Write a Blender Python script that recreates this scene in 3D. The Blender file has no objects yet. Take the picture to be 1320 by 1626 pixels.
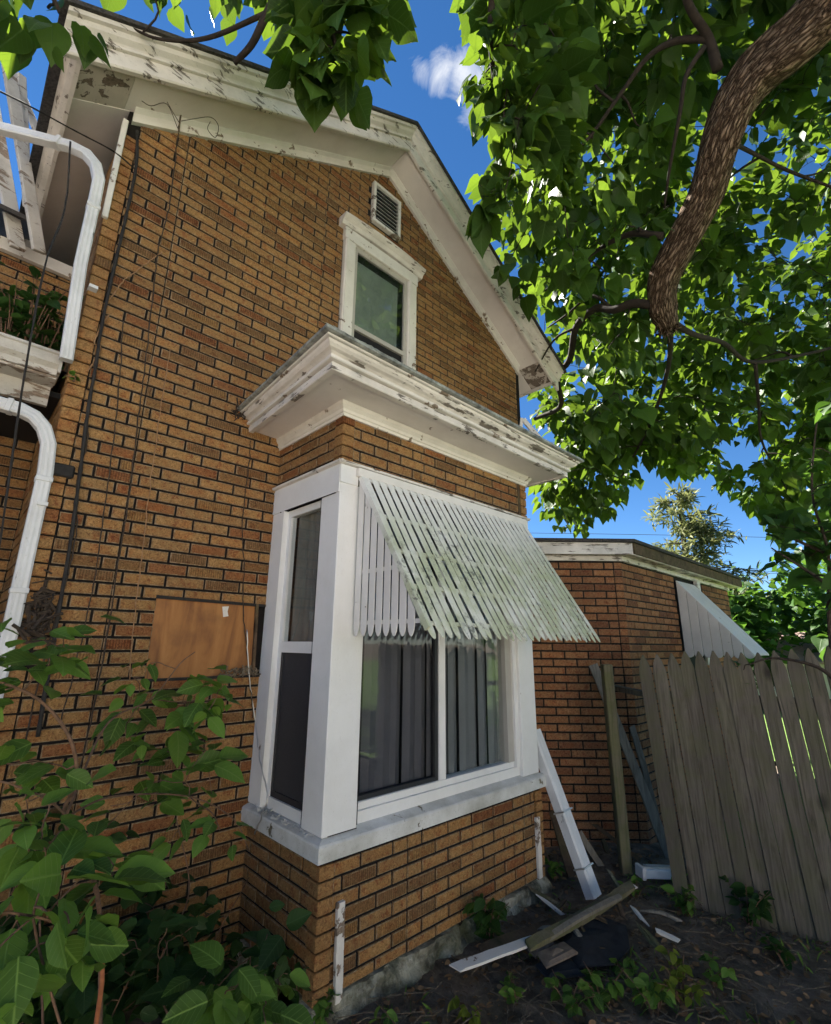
import bpy, math, random
import numpy as np
from mathutils import Vector, Matrix, noise as mnoise

random.seed(7); rng = np.random.default_rng(7)
sc = bpy.context.scene
COL = sc.collection

# ------------------------------------------------------------------ camera
CAM = np.array([0.0, 0.0, 1.5]); FPX = 770.68
PITCH, YAW, ROLL = .2651, .7640, .0101
_fw = np.array([math.sin(YAW)*math.cos(PITCH), math.cos(YAW)*math.cos(PITCH), math.sin(PITCH)])
_rt = np.array([math.cos(YAW), -math.sin(YAW), 0.]); _up = np.cross(_rt, _fw)
_rt, _up = _rt*math.cos(ROLL)+_up*math.sin(ROLL), -_rt*math.sin(ROLL)+_up*math.cos(ROLL)
cd = bpy.data.cameras.new('camera'); cam = bpy.data.objects.new('camera', cd); COL.objects.link(cam)
cam.matrix_world = Matrix(((_rt[0], _up[0], -_fw[0], CAM[0]), (_rt[1], _up[1], -_fw[1], CAM[1]),
                           (_rt[2], _up[2], -_fw[2], CAM[2]), (0, 0, 0, 1)))
cd.sensor_fit = 'HORIZONTAL'; cd.sensor_width = 36; cd.lens = FPX/1320*36
cd.clip_start = .02; cd.clip_end = 3000
sc.camera = cam
# surveying helpers: where a sight line of the camera meets a plane or a depth
def ray(x, y): return (_fw*FPX + _rt*(x-660) - _up*(y-813))/FPX
def onY(x, y, D): r = ray(x, y); return CAM + r*D/r[1]
def onX(x, y, D): r = ray(x, y); return CAM + r*D/r[0]
def onZ(x, y, Z): r = ray(x, y); return CAM + r*(Z-1.5)/r[2]
def dep(x, y, d): return CAM + ray(x, y)*d
def proj(p):
    q = np.asarray(p, float)-CAM; d = q@_fw
    if d < .05: return (-1e5, -1e5, d)
    return (660+FPX*(q@_rt)/d, 813-FPX*(q@_up)/d, d)

# ------------------------------------------------------------------ world, sun, exposure
SUN_V = Vector((.02, .62, .78)).normalized()          # towards the sun
elev = math.asin(SUN_V.z); azim = math.atan2(SUN_V.x, SUN_V.y)
w = bpy.data.worlds.new('World'); sc.world = w; w.use_nodes = True
nt = w.node_tree; nt.nodes.clear()
def N(nt, t, **k):
    n = nt.nodes.new(t)
    for a, v in k.items():
        if a in n.inputs.keys() if hasattr(n.inputs, 'keys') else False: n.inputs[a].default_value = v
        else: setattr(n, a, v)
    return n
L = lambda nt, a, b: nt.links.new(a, b)
out = N(nt, 'ShaderNodeOutputWorld'); bg = N(nt, 'ShaderNodeBackground')
sky = N(nt, 'ShaderNodeTexSky'); sky.sky_type = 'NISHITA'; sky.sun_disc = False
sky.sun_elevation = elev; sky.sun_rotation = azim
sky.altitude = 2000; sky.air_density = .8; sky.dust_density = 0.0; sky.ozone_density = 1.5
SKY_STRENGTH = .05
bg.inputs['Strength'].default_value = SKY_STRENGTH
# a few small fair-weather clouds spread over the sky
tc = N(nt, 'ShaderNodeTexCoord')
cn = N(nt, 'ShaderNodeTexNoise'); cn.inputs['Scale'].default_value = 13; cn.inputs['Detail'].default_value = 9; cn.inputs['Roughness'].default_value = .66; cn.inputs['Distortion'].default_value = .6
fl = N(nt, 'ShaderNodeVectorMath', operation='MULTIPLY'); fl.inputs[1].default_value = (1, 1, 2.2); L(nt, tc.outputs['Generated'], fl.inputs[0]); L(nt, fl.outputs[0], cn.inputs['Vector'])
cl_dirs = [(ray(668, 112), .032), (ray(700, 112), .04), (ray(735, 122), .042), (ray(768, 138), .045), (ray(762, 165), .045), (np.array([-.7, -.4, .5]), .16), (np.array([.3, -.9, .45]), .2),
           (np.array([-.9, .3, .35]), .14), (np.array([.95, -.35, .4]), .15), (np.array([-.2, -.6, .9]), .12), (np.array([.2, .95, .12]), .08), (np.array([.9, .42, .1]), .06)]
acc = None
for v, r in cl_dirs:
    v = v/np.linalg.norm(v)
    d = N(nt, 'ShaderNodeVectorMath', operation='DISTANCE'); d.inputs[1].default_value = v
    L(nt, tc.outputs['Generated'], d.inputs[0])
    m = N(nt, 'ShaderNodeMapRange'); m.inputs['From Min'].default_value = r; m.inputs['From Max'].default_value = r*.2
    L(nt, d.outputs['Value'], m.inputs['Value'])
    if acc is None: acc = m.outputs[0]
    else:
        a = N(nt, 'ShaderNodeMath', operation='MAXIMUM'); L(nt, acc, a.inputs[0]); L(nt, m.outputs[0], a.inputs[1]); acc = a.outputs[0]
ad = N(nt, 'ShaderNodeMath', operation='MULTIPLY_ADD'); L(nt, cn.outputs['Fac'], ad.inputs[0]); ad.inputs[1].default_value = 3.2; ad.inputs[2].default_value = -1.75
mu = N(nt, 'ShaderNodeMath', operation='ADD'); L(nt, ad.outputs[0], mu.inputs[0]); L(nt, acc, mu.inputs[1])
cm = N(nt, 'ShaderNodeMath', operation='MULTIPLY'); cm.use_clamp = True
mr = N(nt, 'ShaderNodeMapRange'); mr.inputs['From Min'].default_value = .12; mr.inputs['From Max'].default_value = 1.45; L(nt, mu.outputs[0], mr.inputs['Value'])
ma = N(nt, 'ShaderNodeMapRange'); ma.inputs['From Max'].default_value = .25; L(nt, acc, ma.inputs['Value'])
L(nt, mr.outputs[0], cm.inputs[0]); L(nt, ma.outputs[0], cm.inputs[1])
mx = N(nt, 'ShaderNodeMix', data_type='RGBA'); L(nt, cm.outputs[0], mx.inputs['Factor'])
hs = N(nt, 'ShaderNodeHueSaturation'); hs.inputs['Saturation'].default_value = 1.25; hs.inputs['Value'].default_value = .85; L(nt, sky.outputs['Color'], hs.inputs['Color']); L(nt, hs.outputs[0], mx.inputs[6]); mx.inputs[7].default_value = (3.6, 3.8, 4.2, 1)
L(nt, mx.outputs[2], bg.inputs['Color']); L(nt, bg.outputs[0], out.inputs[0])

sl = bpy.data.lights.new('sun', 'SUN'); so = bpy.data.objects.new('sun', sl); COL.objects.link(so)
sl.energy = 5.0; sl.angle = math.radians(.5); sl.color = (1, .95, .86)
so.rotation_euler = SUN_V.to_track_quat('Z', 'Y').to_euler()
sc.view_settings.view_transform = 'Standard'; sc.view_settings.look = 'None'
sc.view_settings.gamma = 1; sc.view_settings.use_curve_mapping = False
sc.view_settings.exposure = 2.28
sc.render.engine = 'CYCLES'
cy = sc.cycles; cy.max_bounces = 7; cy.diffuse_bounces = 4; cy.glossy_bounces = 3; cy.transmission_bounces = 4; cy.transparent_max_bounces = 8
cy.use_adaptive_sampling = True; cy.adaptive_threshold = .025
cy.caustics_reflective = False; cy.caustics_refractive = False

# ------------------------------------------------------------------ materials
def newmat(name):
    m = bpy.data.materials.new(name); m.use_nodes = True; nt = m.node_tree; nt.nodes.clear()
    o = N(nt, 'ShaderNodeOutputMaterial'); b = N(nt, 'ShaderNodeBsdfPrincipled'); L(nt, b.outputs[0], o.inputs[0])
    return m, nt, b, o
def rgb(c): return (c[0], c[1], c[2], 1)
def noise(nt, scale, detail=5, rough=.55, vec=None, dist=0):
    n = N(nt, 'ShaderNodeTexNoise'); n.inputs['Scale'].default_value = scale; n.inputs['Detail'].default_value = detail
    n.inputs['Roughness'].default_value = rough; n.inputs['Distortion'].default_value = dist
    if vec is not None: L(nt, vec, n.inputs['Vector'])
    return n.outputs['Fac']
def ramp(nt, fac, stops):
    r = N(nt, 'ShaderNodeValToRGB'); L(nt, fac, r.inputs[0]); e = r.color_ramp.elements
    while len(e) < len(stops): e.new(.5)
    for i, (p, c) in enumerate(stops): e[i].position = p; e[i].color = rgb(c) if len(c) == 3 else c
    return r.outputs[0]
def mixc(nt, fac, a, b, mode='MIX'):
    m = N(nt, 'ShaderNodeMix', data_type='RGBA'); m.blend_type = mode
    for s, v in ((m.inputs['Factor'], fac), (m.inputs[6], a), (m.inputs[7], b)):
        if isinstance(v, (int, float)): s.default_value = v
        elif isinstance(v, tuple): s.default_value = rgb(v)
        else: L(nt, v, s)
    return m.outputs[2]
def maprange(nt, v, a, b, c=0, d=1):
    m = N(nt, 'ShaderNodeMapRange'); L(nt, v, m.inputs['Value'])
    for k, x in (('From Min', a), ('From Max', b), ('To Min', c), ('To Max', d)): m.inputs[k].default_value = x
    return m.outputs[0]
def mathn(nt, op, a, b=None):
    m = N(nt, 'ShaderNodeMath', operation=op)
    for i, v in enumerate((a, b)):
        if v is None: continue
        if isinstance(v, (int, float)): m.inputs[i].default_value = v
        else: L(nt, v, m.inputs[i])
    return m.outputs[0]
def pos(nt, scale=None):
    g = N(nt, 'ShaderNodeNewGeometry'); o = g.outputs['Position']
    if scale:
        m = N(nt, 'ShaderNodeVectorMath', operation='MULTIPLY'); L(nt, o, m.inputs[0]); m.inputs[1].default_value = scale; o = m.outputs[0]
    return o
def bump(nt, b, h, strength=.4, dist=.01):
    n = N(nt, 'ShaderNodeBump'); n.inputs['Strength'].default_value = strength; n.inputs['Distance'].default_value = dist
    L(nt, h, n.inputs['Height']); L(nt, n.outputs[0], b.inputs['Normal'])
def setb(b, **k):
    for a, v in k.items(): b.inputs[a.replace('_', ' ')].default_value = v

def brick_mat(name, c1, c2, c3, ribbed=False):
    m, nt, b, o = newmat(name); p = pos(nt); c1, c2, c3 = [(c[0]*1.06, c[1]*.985, c[2]*.93) for c in (c1, c2, c3)]
    n1 = noise(nt, 24, 4, .68, p); n2 = noise(nt, 80, 2, .65, p, 1.5); n3 = noise(nt, 1.3, 2, .5, p)
    col = ramp(nt, n1, [(.34, (c3[0]*1.05, c3[1]*.82, c3[2]*.75)), (.45, c1), (.58, (c1[0]*.93, c1[1]*.98, c1[2])), (.68, c2)])
    col = mixc(nt, maprange(nt, noise(nt, 13, 3, .6, p), .5, .68, 0, .55), col, (c1[0]*.95, c1[1]*.66, c1[2]*.5))
    spk = maprange(nt, n2, .54, .63); col = mixc(nt, mathn(nt, 'MULTIPLY', spk, .6), col, (c3[0]*.5, c3[1]*.45, c3[2]*.45))
    hi = maprange(nt, n2, .44, .36); col = mixc(nt, mathn(nt, 'MULTIPLY', hi, .5), col, (c2[0]*1.3, c2[1]*1.3, c2[2]*1.3))
    col = mixc(nt, maprange(nt, n3, .35, .75, 0, .38), col, (c3[0]*.6, c3[1]*.6, c3[2]*.6))
    h = n2
    uv = N(nt, 'ShaderNodeUVMap'); uv.uv_map = 'UVMap'
    sx = N(nt, 'ShaderNodeSeparateXYZ'); L(nt, uv.outputs[0], sx.inputs[0])
    if ribbed:
        s = mathn(nt, 'SINE', mathn(nt, 'MULTIPLY', sx.outputs['X'], 2*math.pi/.0125))
        rb = maprange(nt, s, -.2, .6)
        col = mixc(nt, mathn(nt, 'MULTIPLY', rb, .45), col, (c3[0]*.45, c3[1]*.42, c3[2]*.42))
        h = mathn(nt, 'SUBTRACT', h, mathn(nt, 'MULTIPLY', rb, 1.2))
    L(nt, col, b.inputs['Base Color']); setb(b, Roughness=.9); b.inputs['Specular IOR Level'].default_value = .2
    bump(nt, b, h, .55, .004); return m
OC = ((.300, .176, .072), (.385, .240, .102), (.185, .094, .042))
BR = [brick_mat('brick_ochre', *OC),
      brick_mat('brick_tan', (.277, .168, .072), (.355, .222, .098), (.175, .092, .041)),
      brick_mat('brick_gold', (.32, .19, .075), (.405, .255, .11), (.20, .103, .045)),
      brick_mat('brick_russet', (.235, .108, .044), (.30, .155, .062), (.135, .056, .025)),
      brick_mat('brick_brown', (.2, .115, .048), (.26, .155, .066), (.115, .06, .028)),
      brick_mat('brick_ribbed_tan', (.27, .158, .062), (.36, .22, .09), (.16, .09, .034), True),
      brick_mat('brick_ribbed_brown', (.2, .12, .055), (.26, .16, .075), (.12, .066, .032), True),
      brick_mat('brick_ribbed_russet', (.22, .095, .04), (.29, .14, .058), (.12, .05, .022), True)]
BRP = np.array([.28, .22, .165, .09, .085, .07, .06, .03])
def edgem(name, a, b_):
    m, nt, b, o = newmat(name); p = pos(nt); L(nt, mixc(nt, maprange(nt, noise(nt, 45, 4, .65, p), .4, .62), a, b_), b.inputs['Base Color']); setb(b, Roughness=.9); b.inputs['Specular IOR Level'].default_value = .2; return m
BEDGE = edgem('brick_worn_edge', (.16, .10, .05), (.33, .245, .15))
REDGE = edgem('wing_brick_worn_edge', (.14, .07, .035), (.27, .165, .1))
RED = [brick_mat('wing_brick_red', (.29, .148, .072), (.39, .215, .11), (.175, .08, .04)),
       brick_mat('wing_brick_orange', (.34, .17, .08), (.44, .245, .125), (.2, .095, .045)),
       brick_mat('wing_brick_dark', (.205, .097, .05), (.27, .135, .072), (.12, .053, .03))]
REDP = np.array([.45, .33, .22])

def simple(name, col, rough=.7, nscale=0, namp=.25, bmp=0, bscale=80, metal=0, spec=.4):
    m, nt, b, o = newmat(name); p = pos(nt)
    if nscale:
        n = noise(nt, nscale, 6, .6, p)
        c = mixc(nt, maprange(nt, n, .3, .7), tuple(x*(1-namp) for x in col), tuple(min(1, x*(1+namp)) for x in col))
        L(nt, c, b.inputs['Base Color'])
    else: b.inputs['Base Color'].default_value = rgb(col)
    setb(b, Roughness=rough, Metallic=metal); b.inputs['Specular IOR Level'].default_value = spec
    if bmp: bump(nt, b, noise(nt, bscale, 5, .6, p), bmp, .005)
    return m
JOINT = simple('joint_felt', (.009, .0065, .005), .95, 30, .5)
def paint(name, col, wood=(.26, .2, .15), amt=.42, scale=9, stretch=(1, 1, 1), dirt=.35, dirtcol=(.22, .2, .15), rough=.55):
    """old paint: flaking down to bare wood, grime in patches"""
    m, nt, b, o = newmat(name); p = pos(nt, stretch); p0 = pos(nt)
    n = noise(nt, scale, 9, .66, p, .4); big = noise(nt, scale*.28, 3, .5, p0)
    s = mathn(nt, 'ADD', n, mathn(nt, 'MULTIPLY', mathn(nt, 'SUBTRACT', big, .5), .6))
    flake = maprange(nt, s, 1-amt, 1-amt+.02)
    grime = maprange(nt, noise(nt, 3.2, 7, .65, p0), .42, .75)
    c = mixc(nt, mathn(nt, 'MULTIPLY', grime, dirt), col, dirtcol)
    fine = maprange(nt, noise(nt, 140, 3, .7, p), .62, .7); c = mixc(nt, mathn(nt, 'MULTIPLY', fine, dirt*.9), c, dirtcol)
    wn = noise(nt, 40, 5, .6, pos(nt, (stretch[0]*1.5, stretch[1]*1.5, stretch[2]*1.5)))
    wc = ramp(nt, wn, [(.3, tuple(x*.5 for x in wood)), (.7, tuple(x*1.25 for x in wood))])
    c = mixc(nt, flake, c, wc)
    L(nt, c, b.inputs['Base Color']); setb(b, Roughness=rough); b.inputs['Specular IOR Level'].default_value = .3
    h = mathn(nt, 'SUBTRACT', mathn(nt, 'MULTIPLY', noise(nt, 60, 4, .6, p), .25), flake); bump(nt, b, h, .6, .003)
    return m
WHITE = paint('white_vinyl', (.80, .80, .79), amt=.24, dirt=.22, scale=14, stretch=(1, 1, .35), dirtcol=(.38, .36, .3))
WHITE2 = paint('white_painted_trim', (.74, .71, .66), amt=.37, dirt=.3, scale=13)
FLAKY = paint('flaking_cream_paint', (.74, .69, .63), amt=.395, dirt=.5, scale=30, stretch=(.25, .5, 1.6), dirtcol=(.24, .225, .19), wood=(.22, .19, .16))
FLAKYX = paint('flaking_cream_paint_bay', (.76, .715, .66), amt=.41, dirt=.5, scale=34, stretch=(.14, .14, 2.2), dirtcol=(.24, .225, .19), wood=(.22, .19, .16))
SOFFIT = paint('tan_soffit_paint', (.80, .75, .71), amt=.26, dirt=.2, scale=7, dirtcol=(.25, .2, .16))
SOFFIT_P = paint('peeled_soffit_paint', (.62, .56, .50), amt=.49, dirt=.4, scale=15, wood=(.2, .16, .13))
SILLM = paint('dirty_sill_paint', (.72, .72, .70), amt=.36, dirt=.65, scale=9, dirtcol=(.2, .19, .13), wood=(.2, .17, .11))
DOWNM = paint('white_downspout_enamel', (.72, .73, .74), amt=.3, dirt=.35, scale=16, stretch=(1, 1, .3), wood=(.3, .3, .3))
GUTM = paint('old_gutter_paint', (.58, .55, .5), amt=.44, dirt=.65, scale=10, stretch=(.5, .5, 2), dirtcol=(.14, .12, .09))
FLASH = simple('lead_flashing', (.30, .31, .28), .6, 18, .6, .3, 60, .3)
ROOFM = simple('asphalt_shingle', (.055, .05, .046), .95, 60, .6, .8, 150)
def awning_mat():
    m, nt, b, o = newmat('mildewed_white_slat'); p = pos(nt)
    sx = N(nt, 'ShaderNodeSeparateXYZ'); L(nt, p, sx.inputs[0])
    # mildew grows in a band over the lower two thirds of the slope
    g = maprange(nt, sx.outputs['Z'], 2.32, 1.95); g2 = maprange(nt, sx.outputs['Y'], 2.06, 1.92)
    n = noise(nt, 4.5, 7, .65, p); bl = noise(nt, 28, 6, .7, p)
    gm = mathn(nt, 'MULTIPLY', mathn(nt, 'MULTIPLY', g, g2), maprange(nt, n, .3, .55))
    c = mixc(nt, mathn(nt, 'MULTIPLY', gm, .85), (.82, .81, .77), (.47, .51, .31))
    bk = mathn(nt, 'MULTIPLY', maprange(nt, bl, .52, .6), mathn(nt, 'MULTIPLY', g2, maprange(nt, noise(nt, 3.1, 4, .5, p), .47, .62)))
    c = mixc(nt, mathn(nt, 'MULTIPLY', bk, .8), c, (.12, .12, .10))
    L(nt, c, b.inputs['Base Color']); setb(b, Roughness=.6); b.inputs['Specular IOR Level'].default_value = .3
    bump(nt, b, bl, .15, .004); return m
AWN = awning_mat()
AWN2 = paint('white_awning_panel', (.78, .75, .71), amt=.3, dirt=.25, scale=12)
def woodm(name, c, stretch=(14, 14, .9), moss=0, mosscol=(.10, .12, .03)):
    m, nt, b, o = newmat(name); p = pos(nt, stretch)
    g = N(nt, 'ShaderNodeObjectInfo')
    ofs = N(nt, 'ShaderNodeVectorMath', operation='ADD'); L(nt, p, ofs.inputs[0]); sc_ = mathn(nt, 'MULTIPLY', g.outputs['Random'], 40.0); L(nt, sc_, ofs.inputs[1])
    n = noise(nt, 3, 8, .65, ofs.outputs[0], 1.2); n2 = noise(nt, 9, 4, .6, pos(nt))
    col = ramp(nt, n, [(.28, tuple(x*.4 for x in c)), (.5, c), (.75, tuple(min(1, x*1.55) for x in c))])
    col = mixc(nt, maprange(nt, g.outputs['Random'], 0, 1, 0, .65), col, tuple(x*.55 for x in c))
    if moss: col = mixc(nt, mathn(nt, 'MULTIPLY', maprange(nt, n2, .4, .65), moss), col, mosscol)
    kn = N(nt, 'ShaderNodeTexVoronoi'); kn.inputs['Scale'].default_value = 4.5; L(nt, pos(nt, (1, 1, .55)), kn.inputs['Vector'])
    col = mixc(nt, maprange(nt, kn.outputs['Distance'], .17, .07), col, tuple(x*.25 for x in c))
    L(nt, col, b.inputs['Base Color']); setb(b, Roughness=.88); b.inputs['Specular IOR Level'].default_value = .2
    bump(nt, b, n, .6, .006); return m
FENCE = woodm('weathered_picket_wood', (.15, .127, .1), moss=.25)
POSTM = woodm('mossy_post_wood', (.22, .19, .12), moss=.5)
GREYW = woodm('grey_board_wood', (.27, .24, .195), stretch=(9, 9, 1.2))
BROWNW = woodm('rotten_brown_wood', (.12, .078, .05), stretch=(4, 4, 4), moss=.2)
def plym():
    m, nt, b, o = newmat('old_plywood'); p = pos(nt, (1, 1, .16))
    n = noise(nt, 11, 7, .62, p, .8); n2 = noise(nt, 5, 4, .6, pos(nt))
    c = ramp(nt, n, [(.28, (.17, .068, .02)), (.5, (.34, .145, .04)), (.75, (.46, .225, .07))])
    c = mixc(nt, maprange(nt, n2, .5, .78, 0, .7), c, (.10, .042, .018))
    L(nt, c, b.inputs['Base Color']); setb(b, Roughness=.7); bump(nt, b, n, .4, .004); return m
PLY = plym()
def stonem():
    m, nt, b, o = newmat('mossy_foundation'); p = pos(nt)
    n = noise(nt, 9, 8, .65, p); n2 = noise(nt, 3, 4, .6, p); n3 = noise(nt, 70, 4, .6, p)
    c = ramp(nt, n, [(.36, (.05, .045, .03)), (.48, (.19, .18, .13)), (.62, (.46, .44, .35))])
    c = mixc(nt, maprange(nt, n2, .45, .66, 0, .7), c, (.075, .09, .03))
    L(nt, c, b.inputs['Base Color']); setb(b, Roughness=.95); bump(nt, b, mathn(nt, 'ADD', n, mathn(nt, 'MULTIPLY', n3, .3)), .9, .03); return m
STONE = stonem()
def soilm():
    m, nt, b, o = newmat('damp_soil'); p = pos(nt)
    n = noise(nt, 7, 9, .68, p); n3 = noise(nt, 60, 6, .7, p); n2 = noise(nt, 1.1, 4, .5, p)
    c = ramp(nt, n, [(.3, (.065, .052, .04)), (.52, (.2, .16, .122)), (.75, (.36, .3, .24))])
    c = mixc(nt, maprange(nt, n3, .62, .68, 0, .6), c, (.17, .14, .10))
    c = mixc(nt, maprange(nt, n2, .55, .7, 0, .4), c, (.045, .055, .02))
    L(nt, c, b.inputs['Base Color']); setb(b, Roughness=.95); b.inputs['Specular IOR Level'].default_value = .15
    bump(nt, b, mathn(nt, 'ADD', n, mathn(nt, 'MULTIPLY', n3, .5)), 1, .04); return m
SOIL = soilm()
GRASS = simple('mown_grass', (.11, .19, .035), .9, 5, .5, 1, 90)
CONC = simple('pale_concrete', (.50, .47, .42), .9, 4, .2, .4, 60)
SIDING = simple('cream_siding', (.74, .70, .62), .7, 2, .05)
ROOFP = simple('dusty_pink_roof', (.40, .28, .25), .9, 12, .2, .5, 60)
FELT = simple('black_roofing_felt', (.018, .02, .025), .8, 20, .5, .4, 60)
SHING = simple('weathered_shingle', (.17, .13, .10), .9, 20, .4, .5, 90)
CABLE = simple('black_cable', (.02, .018, .016), .8, 40, .4)
VINE = simple('dead_vine_bark', (.05, .036, .026), .95, 60, .5, .6, 200)
VINET = simple('dry_tan_vine', (.30, .17, .085), .9, 60, .4, .5, 200)
STEM = simple('brown_stem_bark', (.15, .085, .05), .85, 40, .4, .4, 150)
STEMR = simple('cut_red_stem', (.34, .12, .05), .85, 40, .3)
METALW = simple('wire_metal', (.5, .5, .48), .4, 0, metal=.8)
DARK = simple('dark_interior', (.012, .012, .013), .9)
NEST = simple('dry_debris', (.16, .125, .085), .95, 50, .6, .9, 120)
SASH = paint('grey_sash_paint', (.45, .43, .39), amt=.3, dirt=.3, scale=14)
SCREENF = simple('black_screen_frame', (.025, .025, .027), .5, spec=.5)
SCREEN = simple('insect_screen_mesh', (.038, .038, .042), .75, 300, .4)
BLIND = simple('grey_vertical_blind', (.21, .215, .225), .7, 3, .12)
CURT = simple('grey_net_curtain', (.19, .19, .175), .8, 9, .2)
SHADE = simple('green_grey_window_shade', (.26, .31, .26), .8, 6, .12)
def glassm(name, tint=(.9, .92, .92), base=.05):
    m = bpy.data.materials.new(name); m.use_nodes = True; nt = m.node_tree; nt.nodes.clear()
    o = N(nt, 'ShaderNodeOutputMaterial'); g = N(nt, 'ShaderNodeBsdfGlossy'); t = N(nt, 'ShaderNodeBsdfTransparent'); x = N(nt, 'ShaderNodeMixShader'); f = N(nt, 'ShaderNodeFresnel')
    f.inputs['IOR'].default_value = 1.55; g.inputs['Roughness'].default_value = .01; t.inputs['Color'].default_value = rgb(tint)
    gb = N(nt, 'ShaderNodeNewGeometry'); a = mathn(nt, 'MULTIPLY', mathn(nt, 'ADD', f.outputs[0], base), mathn(nt, 'SUBTRACT', 1.0, gb.outputs['Backfacing'])); a2 = mathn(nt, 'MINIMUM', a, 1.0)
    bmpn = N(nt, 'ShaderNodeBump'); bmpn.inputs['Strength'].default_value = .02; bmpn.inputs['Distance'].default_value = .05
    L(nt, noise(nt, 3, 2, .5, pos(nt)), bmpn.inputs['Height']); L(nt, bmpn.outputs[0], g.inputs['Normal'])
    L(nt, a2, x.inputs[0]); L(nt, t.outputs[0], x.inputs[1]); L(nt, g.outputs[0], x.inputs[2]); L(nt, x.outputs[0], o.inputs[0]); return m
GLASS = glassm('window_glass', base=.02)
GLASSU = glassm('sky_facing_glass', base=.10)
GLASSD = glassm('screened_glass', (.78, .78, .8), .01)
def leafm(name, c, trans, tmix=.5, rough=.45, vein=.5, var=.5):
    m = bpy.data.materials.new(name); m.use_nodes = True; nt = m.node_tree; nt.nodes.clear()
    o = N(nt, 'ShaderNodeOutputMaterial'); b = N(nt, 'ShaderNodeBsdfPrincipled'); t = N(nt, 'ShaderNodeBsdfTranslucent'); x = N(nt, 'ShaderNodeMixShader')
    gi = N(nt, 'ShaderNodeNewGeometry'); oi = N(nt, 'ShaderNodeObjectInfo')
    r = mathn(nt, 'FRACT', mathn(nt, 'ADD', gi.outputs['Random Per Island'], oi.outputs['Random']))
    uv = N(nt, 'ShaderNodeUVMap'); uv.uv_map = 'UVMap'; sx = N(nt, 'ShaderNodeSeparateXYZ'); L(nt, uv.outputs[0], sx.inputs[0])
    au = mathn(nt, 'ABSOLUTE', mathn(nt, 'SUBTRACT', sx.outputs['X'], .5))
    mid = maprange(nt, au, .022, .008)
    ph = mathn(nt, 'SUBTRACT', mathn(nt, 'MULTIPLY', sx.outputs['Y'], 6.5), mathn(nt, 'MULTIPLY', au, 5.5))
    fr = mathn(nt, 'ABSOLUTE', mathn(nt, 'SUBTRACT', mathn(nt, 'FRACT', ph), .5))
    side = maprange(nt, fr, .075, .02)
    v = mathn(nt, 'MULTIPLY', mathn(nt, 'MAXIMUM', mid, mathn(nt, 'MULTIPLY', side, .6)), vein)
    nn = noise(nt, 9, 4, .6, gi.outputs['Position'])
    def vary(col, k):
        lo = tuple(q*(1-k) for q in col); hi = (min(1, col[0]*(1+k*1.1)), min(1, col[1]*(1+k*.7)), col[2]*(1+k*.3))
        a = mixc(nt, r, lo, hi); return mixc(nt, maprange(nt, nn, .35, .7, 0, .35), a, tuple(q*.7 for q in col))
    cc = mixc(nt, v, vary(c, var), (c[0]*2.1+.03, c[1]*1.7+.03, c[2]*1.5+.02)); L(nt, cc, b.inputs['Base Color'])
    ct = mixc(nt, v, vary(trans, var*.7), tuple(q*.55 for q in trans)); L(nt, ct, t.inputs['Color'])
    setb(b, Roughness=rough); b.inputs['Specular IOR Level'].default_value = .2
    bp = N(nt, 'ShaderNodeBump'); bp.inputs['Strength'].default_value = .35; bp.inputs['Distance'].default_value = .004; L(nt, v, bp.inputs['Height']); L(nt, bp.outputs[0], b.inputs['Normal'])
    x.inputs[0].default_value = tmix; L(nt, b.outputs[0], x.inputs[1]); L(nt, t.outputs[0], x.inputs[2]); L(nt, x.outputs[0], o.inputs[0]); return m
LEAF = leafm('catalpa_leaf', (.040, .098, .020), (.135, .235, .02), .4, .42, .7, .6)
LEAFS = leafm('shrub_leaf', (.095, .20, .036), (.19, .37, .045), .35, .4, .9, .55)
LEAF_SHADE = leafm('shaded_leaf', (.026, .066, .018), (.08, .17, .03), .3, .45, .5, .5)  # dark copy of the shrub leaf, deep shade put into its colour
LEAFV = leafm('vine_leaf', (.035, .09, .022), (.12, .26, .03), .35)
LEAFC = leafm('conifer_needles', (.17, .20, .10), (.26, .30, .12), .3, .6, 0)
LEAFY = leafm('pale_weed_leaf', (.16, .22, .03), (.3, .42, .04), .4)
LITTER = leafm('dead_leaf', (.24, .17, .105), (.1, .06, .03), .15, .8, .2, .85)
def barkm():
    m, nt, b, o = newmat('ridged_bark'); uv = N(nt, 'ShaderNodeUVMap'); uv.uv_map = 'UVMap'
    ms = N(nt, 'ShaderNodeVectorMath', operation='MULTIPLY'); L(nt, uv.outputs[0], ms.inputs[0]); ms.inputs[1].default_value = (20, 6.5, 1)
    n = noise(nt, 1.6, 6, .6, ms.outputs[0], 1.6); p = pos(nt); n2 = noise(nt, 30, 5, .6, p)
    v = N(nt, 'ShaderNodeTexVoronoi'); v.feature = 'DISTANCE_TO_EDGE'; v.inputs['Scale'].default_value = 1.5
    wv = N(nt, 'ShaderNodeVectorMath', operation='ADD'); L(nt, ms.outputs[0], wv.inputs[0]); L(nt, n, wv.inputs[1]); L(nt, wv.outputs[0], v.inputs['Vector'])
    h = mathn(nt, 'ADD', mathn(nt, 'MULTIPLY', maprange(nt, v.outputs['Distance'], 0, .3), .7), mathn(nt, 'MULTIPLY', n, .6))
    c = ramp(nt, h, [(.25, (.018, .012, .008)), (.5, (.125, .08, .05)), (.85, (.32, .23, .16))])
    c = mixc(nt, maprange(nt, n2, .4, .75, 0, .4), c, (.09, .065, .045))
    L(nt, c, b.inputs['Base Color']); setb(b, Roughness=.95); b.inputs['Specular IOR Level'].default_value = .1
    bump(nt, b, h, 1, .035); return m
BARK = barkm()
TWIG = simple('dark_twig_bark', (.026, .019, .014), .95, 30, .4, .5, 100)

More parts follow.
